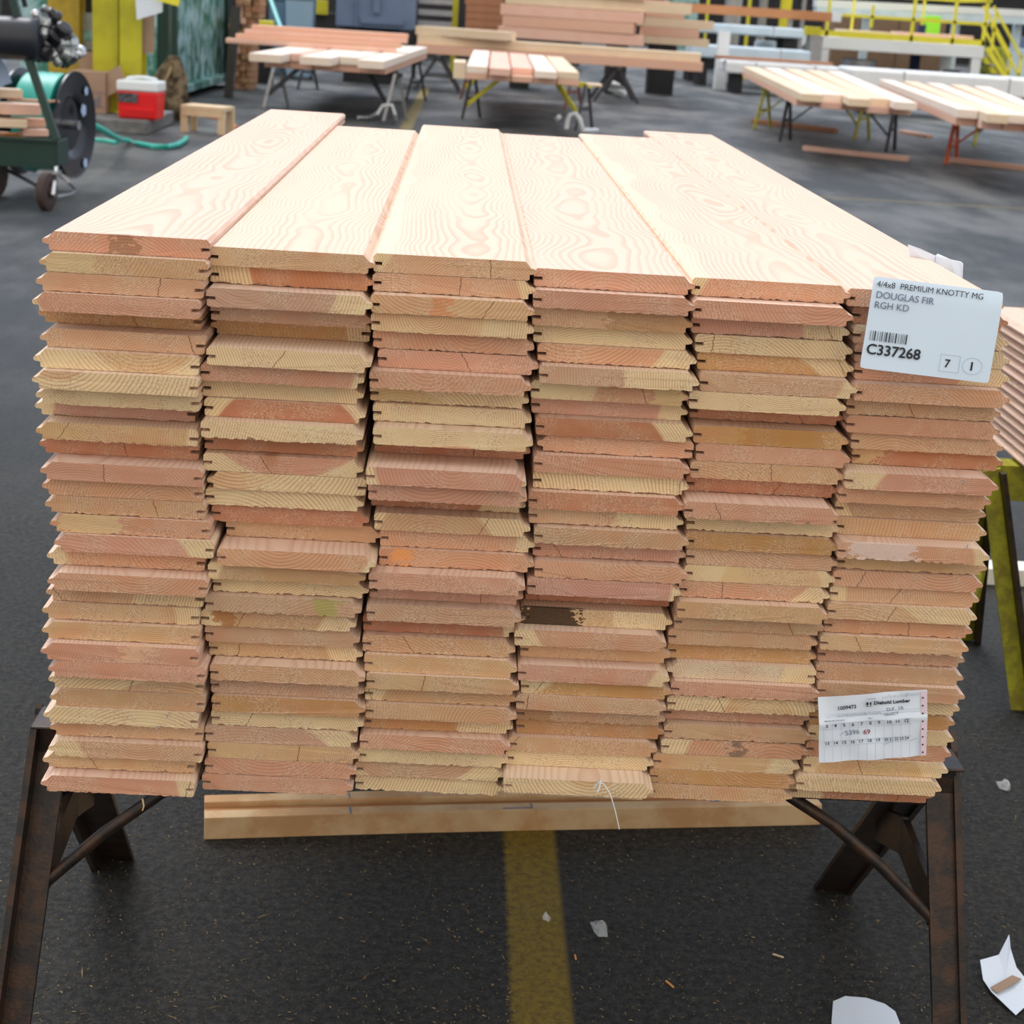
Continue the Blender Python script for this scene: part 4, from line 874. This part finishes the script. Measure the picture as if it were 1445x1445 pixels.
column(131, 167, 19.0, .28, YELC, 'yellow steel column, left one of the bright pair behind the red cooler', z0=foot_z)
column(169, 200, 18.9, .28, YELC, 'yellow steel column directly above the red cooler', z0=foot_z)
stand_box(112, 131, -60, 165, 19.9, .1, DARK, 'gap_board', 'dark gap panel between ochre and bright yellow columns', 'panel', z0=foot_z)
e = stand_box(118, 131, 18, 70, 19.5, .02, mat('grey_notice', (.30, .32, .30), .6, 0, .2, .5, 20), 'notice', 'narrow grey notice with a green band between the yellow columns', 'notice', bev=0)
h_ = A(124, 18, 19.5).z-A(118, 70, 19.5).z; MB().box((0, -.012, h_*.38), (.09, .006, h_*.24)).build('green_band', GREEN, e)
def flat_sign(poly, Y, m, name, label, cat):
    P_ = [A(x, y, Y) for x, y in poly]; o = P_[0].copy(); n = len(P_); mb = MB()
    mb.add([p-o for p in P_]+[p-o+Vector((0, .01, 0)) for p in P_], [tuple(range(n)), tuple(range(2*n-1, n-1, -1))]+[(q, q+n, (q+1) % n+n, (q+1) % n) for q in range(n)])
    s = mb.build(name, m); s.location = o; return tag(s, label, cat)
flat_sign([(190, -20), (230, -20), (229, 17), (193, 28)], 18.7, PAP, 'paper_notice', 'white paper notice taped to the right yellow column at the top edge', 'notice')
flat_sign([(221, -12), (256, -12), (252, 9), (222, 1)], 18.6, YEL2, 'yellow_tag', 'bright yellow tag at the top edge right of the white notice', 'tag')
flat_sign([(200, 20), (218, 20), (217, 75), (200, 76)], 19.0, CARD, 'tan_sheet', 'tan cardboard panel fixed right of the right yellow column', 'panel')
# cooler
a, b = A(165, 166, 18.3), A(223, 168, 18.3); cw = b.x-a.x; Yc = 18.3; zt_ = A(194, 114, Yc).z; ch_ = zt_-foot_z
e = empty('cooler', ((a.x+b.x)/2, Yc, foot_z), 'red cooler with white lid and handle on the concrete footing', 'cooler')
e.rotation_euler.z = R(-4)
bh = ch_*.72; u, t = cw*.47, cw*.5; d_ = cw*.75
body_ = MB().add([(-u, 0, 0), (u, 0, 0), (u, d_, 0), (-u, d_, 0), (-t, -.02, bh), (t, -.02, bh), (t, d_+.02, bh), (-t, d_+.02, bh)], [(3, 2, 1, 0), (4, 5, 6, 7), (0, 1, 5, 4), (1, 2, 6, 5), (2, 3, 7, 6), (3, 0, 4, 7)]).build('cooler_body', RED, e, bev=.02)
rb = MB()
for q in range(3): rb.box((0, -.012-.003*q, .035+q*.03), (cw*.8, .02, .012))
rb.build('moulded_rib_row', RED, body_, bev=.003)
MB().box((0, d_/2, bh+ch_*.14), (cw*1.02, d_+.05, ch_*.27)).build('lid', WPL, e, bev=.02)
MB().tube([(-cw*.45, d_*.5, bh+ch_*.2), (-cw*.3, d_*.5, bh+ch_*.33), (-cw*.05, d_*.5, bh+ch_*.36), (cw*.1, d_*.5, bh+ch_*.36), (cw*.35, d_*.5, bh+ch_*.33), (cw*.45, d_*.5, bh+ch_*.2)], .016, 8).build('handle', WPL, e, smooth=True)
MB().box((-cw*.22, -.028, bh*.77), (cw*.48, .008, bh*.34)).build('front_label', DLAB, body_)
# cardboard box with open flaps
a, b = A(99, 165, 18.75), A(149, 163, 18.75); bw = b.x-a.x; zt_ = A(125, 101, 18.75).z; e = empty('cardboard_box', ((a.x+b.x)/2, 18.75, foot_z), 'brown cardboard box with open flaps left of the red cooler', 'box')
bh = zt_-foot_z; bb_ = MB().box((0, .28, bh/2), (bw, .55, bh)).build('box_body', CARD, e, bev=.004)
ft = A(125, 73, 19.2).z-zt_; MB().box((-.01, .5, bh+ft/2), (bw*.98, .008, ft)).build('flap', CARD, e)
MB().beam((bw/2, .05, bh), (bw/2+.10, .02, bh-.20), .01, .35).build('flap', CARD, e)
text_mesh(bb_, 'd', .15, bw*.16, .085, INKG, y=-.004, bold=.002); 
MB().box((bw*.24, -.003, .07), (bw*.42, .002, .006)).box((bw*.24, -.003, .22), (bw*.42, .002, .006)).build('printed_frame', INKG, bb_)
# backpack
a = A(233, 150, 20.3); e = empty('backpack', (a.x, 20.3, 0), 'camouflage backpack slumped against the green dumpster right of the yellow column', 'backpack')
z0b, z1b = .02, A(240, 76, 20.3).z; w_ = (A(267, 110, 20.3).x-A(200, 110, 20.3).x)/2*1.1; vs = []; fs = []; nu, nv = 20, 14; rn = random.Random(5)
for j in range(nv+1):
    v = j/nv; rad = (1-.10*(1-v))*(1-max(0, v-.25)**1.3*1.15) if v > 0 else .8
    sh_ = (v**1.5)*.10
    for i in range(nu):
        t = 2*math.pi*i/nu; bumpy = 1+.07*math.sin(5*t+v*9)+.05*math.sin(11*v+2*t)
        vs.append((w_*rad*math.cos(t)*bumpy+sh_, .17*rad*math.sin(t)*bumpy, z0b+(z1b-z0b)*v-.0))
for j in range(nv):
    for i in range(nu): fs.append((j*nu+i, j*nu+(i+1) % nu, (j+1)*nu+(i+1) % nu, (j+1)*nu+i))
fs += [tuple(range(nu-1, -1, -1)), tuple(range(nv*nu, nv*nu+nu))]
MB().add([(x, y, z-z0b) for x, y, z in vs], fs).build('bag_body', CAMO, e, smooth=True)
MB().tube([(-.10, -.16, .15), (-.02, -.19, .35), (.06, -.14, .52), (.08, -.05, .60)], .018, 8).build('shoulder_strap', STRAP, e, smooth=True)
MB().tube([(.07, -.05, .60), (.10, -.08, .66), (.14, -.03, .60)], .012, 8).build('top_loop', STRAP, e, smooth=True)
MB().add([(x*.55+.02, y*.5-.13, z*.42+.04) for x, y, z in vs], fs).build('front_pocket', CAMO, e, smooth=True)
# green dumpster
p0, p1 = G(241, 143), G(316, 120); dv = (p1-p0).normalized(); nv_ = Vector((-dv.y, dv.x, 0)); Ld = (p1-p0).length; hD = 2.1
e = empty('steel_dumpster', p0, 'scratched green steel dumpster behind the backpack', 'dumpster'); e.rotation_euler.z = math.atan2(dv.y, dv.x)
MB().box((Ld/2, 1.0, hD/2+.08), (Ld, 2.0, hD)).build('dumpster_body', GREEN, e, bev=.01)
MB().box((Ld/2, -.06, .14), (Ld*1.0, .14, .10)).build('bottom_rail', GREEN, e, bev=.01)
for x in (.03, Ld-.03): MB().box((x, -.04, hD/2+.08), (.09, .07, hD)).build('corner_post', GREEND, e)
MB().box((Ld/2, 1.0, .04), (Ld*.9, 1.6, .079)).build('skid', DARK, e)
o = stand_box(221, 238, -30, 135, 21.5, .2, GREEND, 'dark_green_post', 'dark green post at the left end of the dumpster', 'post', z0=0)
# stool
fl_, fr_ = G(258, 187), G(313, 190); a = (fl_+fr_)/2; w_ = (A(321, 160, fl_.y).x-A(254, 160, fl_.y).x); zh = A(286, 150, fl_.y).z
e = empty('wooden_stool', (a.x, fl_.y, 0), 'small pale wooden step stool on the floor right of the red cooler', 'stool'); e.rotation_euler.z = R(-14)
MB().box((0, .15, zh-.02), (w_*.96, .34, .045)).box((0, -.005, zh-.075), (w_*.9, .025, .07)).build('seat', TIM, e, bev=.004)
for x in (-w_*.42, w_*.42):
    for y in (.02, .28): MB().box((x, y, (zh-.045)/2), (.075, .05, zh-.045)).build('leg', TIM, e, bev=.003)
# hose on the floor, cords
pts = [(182, 203), (195, 207), (215, 211), (235, 212), (250, 209), (260, 203), (263, 199)]
o = MB().tube([A(121, 171, 13.75), A(128, 175, 13.8), A(142, 182, 14.0), A(158, 191, 14.8), A(170, 197, 16.2)]+[G(x, y)+Vector((0, 0, .03)) for x, y in pts], .026, 10).build('garden_hose', TEAL, smooth=True); tag(o, 'teal green hose curving over the floor from the cart towards the stool', 'hose')
o = MB().tube([G(x, y)+Vector((0, 0, .015)) for x, y in ((118, 197), (135, 200), (150, 201), (165, 204))], .022, 8).build('garden_hose', TEAL, smooth=True); tag(o, 'short darker length of teal hose behind the curving one', 'hose')
o = MB().tube([G(x, y)+Vector((0, 0, .012)) for x, y in ((224, 146), (234, 151), (246, 153), (258, 150), (266, 152), (275, 160), (290, 166), (312, 170), (330, 176), (334, 181), (326, 183))], .012, 6).build('extension_cord', ORNG, smooth=True); tag(o, 'orange extension cord trailing on the floor from the backpack past the stool', 'cord')
# black post and offcut pile
e = MB().beam((0, 0, 0), A(333, -30, 25.2)-A(322, 98, 25)-Vector((0, 0, 0)), .12, .16, (0, 1, 0)).build('black_post', BLK); p_ = A(323, 98, 25); e.location = (p_.x, 25, 0)
e.data.transform(Matrix.Translation((0, 0, 0))); tag(e, 'black leaning post between dumpster and offcut pile', 'post')
rn = random.Random(31); kk = 0
SIDES = ('left', 'middle', 'right')
YO = 27.0; x_l, x_r = A(322, 60, YO).x, A(357, 60, YO).x
rows_ = 16
for j in range(rows_):
    z = .0+j*.088
    nn = 4 if j < 12 else 3
    for i in range(nn):
        x = x_l+(x_r-x_l)*(i+.5)/nn+rn.uniform(-.012, .012)+(0.0 if j < 12 else .1); wd = (x_r-x_l)/nn*.88
        o = MB().box((0, .4, .0425), (wd, .8, .085)).build('wood_offcut', BARK if rn.random() < .6 else rn.choice((SALM, BRNL, TANL)), bev=.006)
        o.location = (x, YO+rn.uniform(-.05, .05), z+.0005*j); tag(o, f'wood offcut in the tall pile, {ORD[j] if j else "bottom"} row up, {("leftmost", "second", "third", "rightmost")[i if i < nn-1 else 3]} in its row'.replace('top row up', 'bottom row'), 'offcut', 'offcuts in the tall dark pile')
# ================================================================== hose cart at the left edge
YA = 12.1
tl, tr = A(-70, 235, YA), A(80, 235, YA); zt_, zb_ = A(40, 198, YA).z, A(40, 232, YA).z; tw = tr.x-tl.x; cx = (tl.x+tr.x)/2
e = empty('hose_cart', (cx, YA, 0), 'dark green wheeled cart with black cylinder and hose reel at the left edge', 'cart'); L = sub(e)
td = .34
tb = MB(); th = zt_-zb_; zc = (zt_+zb_)/2
tb.box(L((cx, YA, zc)), (tw, .012, th)).box(L((cx, YA+td, zc)), (tw, .012, th)).box(L((tl.x, YA+td/2, zc)), (.012, td, th)).box(L((tr.x, YA+td/2, zc)), (.012, td, th)).box(L((cx, YA+td/2, zb_)), (tw, td, .012))
tb.box(L((cx, YA-.01, zt_+.008)), (tw+.03, .04, .018)).box(L((cx, YA-.01, zb_-.008)), (tw+.03, .05, .016)); tb.build('tray', GREEND, e)
fm = MB(); pA, pB, pC = A(80, 198, YA), A(36, 70, YA+.1), A(16, -10, YA+.15)
fm.beam(L(pA), L(pB), .05, .055, (0, 1, 0)).build('frame_post', GREEND, e); MB().beam(L(pB+Vector((0, .02, 0))), L(pC), .05, .055, (0, 1, 0)).build('frame_post', GREEND, e)
MB().beam(L(A(-10, 198, YA+td)), L(A(-4, 0, YA+td)), .05, .05, (0, 1, 0)).build('frame_post', GREEND, e)
MB().beam(L(A(36, 10, YA+.3)), L(A(30, -12, YA+.3)), .03, .03, (0, 1, 0)).build('frame_post', DARK, e)
cyc = A(30, 52, YA+.1); cr = (A(30, 25, YA).z-A(30, 80, YA).z)/2*1.12; cyc.z -= .012; x_end = A(58, 52, YA+.1).x-cyc.x
MB().lathe(L(cyc), (-1, 0, 0), [(-x_end, .02), (-x_end+.005, cr*.72), (-x_end+.03, cr*.93), (-x_end+.07, cr), (.65, cr), (.69, cr*.9)], 36).build('cylinder', BLKM, e, smooth=True)
rn = random.Random(9); gc = A(82, 55, YA+.25)
for k, (px, py, s, m) in enumerate(((62, 40, .10, ALU), (76, 22, .07, BLK), (70, 55, .13, GALV), (84, 48, .12, BLK), (94, 62, .10, ALU), (78, 80, .09, ALU), (98, 78, .08, ALU), (112, 74, .06, CHR), (90, 85, .07, GREEND), (58, 72, .12, BLK), (66, 16, .06, ALU), (50, 20, .05, CHR))):
    s *= 1.45; p = L(A(px, py, YA+.2+.02*(k % 3))); mb = MB(); ax_ = Vector((rn.uniform(-1, 1), rn.uniform(-.6, .2), rn.uniform(-1, 1))).normalized()
    mb.lathe(p-ax_*s*.5, ax_, [(0, s*.3), (s*.1, s*.46), (s*.5, s*.5), (s*.55, s*.34), (s*.9, s*.36), (s*1.0, s*.24)], 12)
    mb.box(p+Vector((s*.1, 0, -s*.1)), (s*.8, s*.5, s*.5), Matrix.Rotation(rn.uniform(-1, 1), 3, 'Y')); mb.build('engine_housing', m, e, bev=.004)
STK = mat('pale_blue_sticker', (.45, .6, .85), .3)
# reel: two black flanges on a teal drum of hose
ax = Vector((math.cos(R(10)), -math.sin(R(10)), 0)); rc = A(99, 176, YA+.85); rr_ = (A(99, 101, YA+.85).z-A(99, 252, YA+.85).z)/2
fl = [(-.01, rr_*.30), (-.02, rr_*.50), (.0, rr_*.56), (.012, rr_*.66), (.02, rr_*.92), (.032, rr_), (.045, rr_*1.0), (.036, rr_*.92), (.028, rr_*.66), (.014, rr_*.54), (-.004, rr_*.48), (.0, rr_*.30)]
MB().lathe(L(rc), ax, fl, 48).build('reel_flange', BLK, e, smooth=True)
MB().lathe(L(rc-ax*.34), -ax, fl, 48).build('reel_flange', BLK, e, smooth=True)
dr = [(-.30+.30*q/9*.93, rr_*(.93+.02*(q % 2))) for q in range(10)]; MB().lathe(L(rc), ax, [(-.31, rr_*.3)]+dr+[(-.015, rr_*.3)], 40).build('hose_drum', TEAL, e, smooth=True)
MB().tube([L(rc-ax*.4), L(rc+ax*.07)], .035, 14).build('axle', CHR, e, smooth=True)
flange = [c for c in e.children if c.name.startswith('reel_flange')][0]
for a_, r_, s_ in ((35, .45, .05), (50, .80, .035), (-60, .86, .04)):
    u_ = Vector((-ax.y, ax.x, 0)); p = rc+ax*.045+(u_*-math.cos(R(a_))*-1+Vector((0, 0, 0)))*rr_*r_*1+Vector((0, 0, math.sin(R(a_))))*rr_*r_
    MB().lathe(L(p), ax, [(0, s_), (.004, s_)], 5).build('sticker', STK, flange)
# wheels and stand
def wheel(px, py, Y, r_, nm='wheel'):
    p = A(px, py, Y); p.z = r_; mb = MB().lathe(L(p), ax, [(-.03, r_*.5), (-.03, r_*.9), (-.022, r_), (.022, r_), (.03, r_*.9), (.03, r_*.55), (.02, r_*.5), (.02, .03), (.035, .028), (.035, .0)], 28); w_ = mb.build(nm, RUB, e, smooth=True)
wheel(66, 271, 11.82, .128); wheel(-6, 262, 12.4, .17); wheel(-60, 262, 11.9, .128)
p = A(66, 271, 11.82); MB().beam(L((p.x+.05, 11.8, .10)), L((p.x+.04, 11.95, zb_)), .02, .05).box(L((p.x, 11.9, zb_-.02)), (.14, .12, .02)).build('caster_fork', CHR, e)
MB().tube([L(A(84, 246, 12.5)), L(A(96, 256, 12.5)), L(G(107, 270)+Vector((0, 0, .015))), L(G(103, 276)+Vector((0, 0, .015))), L(G(80, 281)+Vector((0, 0, .015)))], .014, 8).build('kick_stand', GALV, e, smooth=True)
MB().tube([L(A(10, 240, 12.3)), L(A(30, 250, 12.2)), L(A(52, 262, 12))], .014, 8).build('steering_rod', STEELD, e, smooth=True)
MB().tube([L(A(-30, 236, YA+.3)), L(A(-30, 262, YA+.3))], .02, 8).build('axle_strut', STEELD, e)
o = flat_sign([(-20, 84), (2, 84), (10, 95), (16, 117), (-20, 128)], YA+.3, mat('light_blue_bag', (.35, .48, .70), .5), 'blue_bag', 'light blue bag lying behind the offcuts on the cart', 'bag')
for k, (x0, y0, x1, y1, w__, h__, m, dz) in enumerate(((-40, 172, 38, 172, .16, .045, TANL, 0), (0, 150, 56, 160, .13, .06, SALM2, 0), (-30, 190, 14, 196, .10, .05, SALM, 0), (20, 178, 62, 168, .09, .05, SALM, 0), (-20, 135, 30, 128, .10, .05, TANL, 0), (10, 138, 84, 137, .03, .014, SALM, 0), (-10, 158, 14, 150, .08, .06, TANL, 0), (30, 188, 66, 184, .07, .04, SALM2, 0), (2, 200, 36, 186, .07, .045, FRUIT, 0))):
    Y = YA+.12+.07*k % .4; a, b = A(x0, y0, Y), A(x1, y1, Y+.1); zz = (a.z+b.z)/2; a.z = b.z = max(zz-.03, zb_+.02)
    lb = ('wide cream offcut in front', 'thick pink offcut in the middle', 'low salmon offcut at lower left', 'salmon offcut at the right', 'cream offcut on top', 'thin stick poking out right', 'short cream offcut at left', 'small pink offcut at lower right', 'orange-toned offcut at the very front')[k]
    plank(a, b, w__*1.25, h__*1.25, m, 'wood_offcut', lb+' of the heap on the cart tray', 'offcut', 'offcuts heaped on the cart tray')
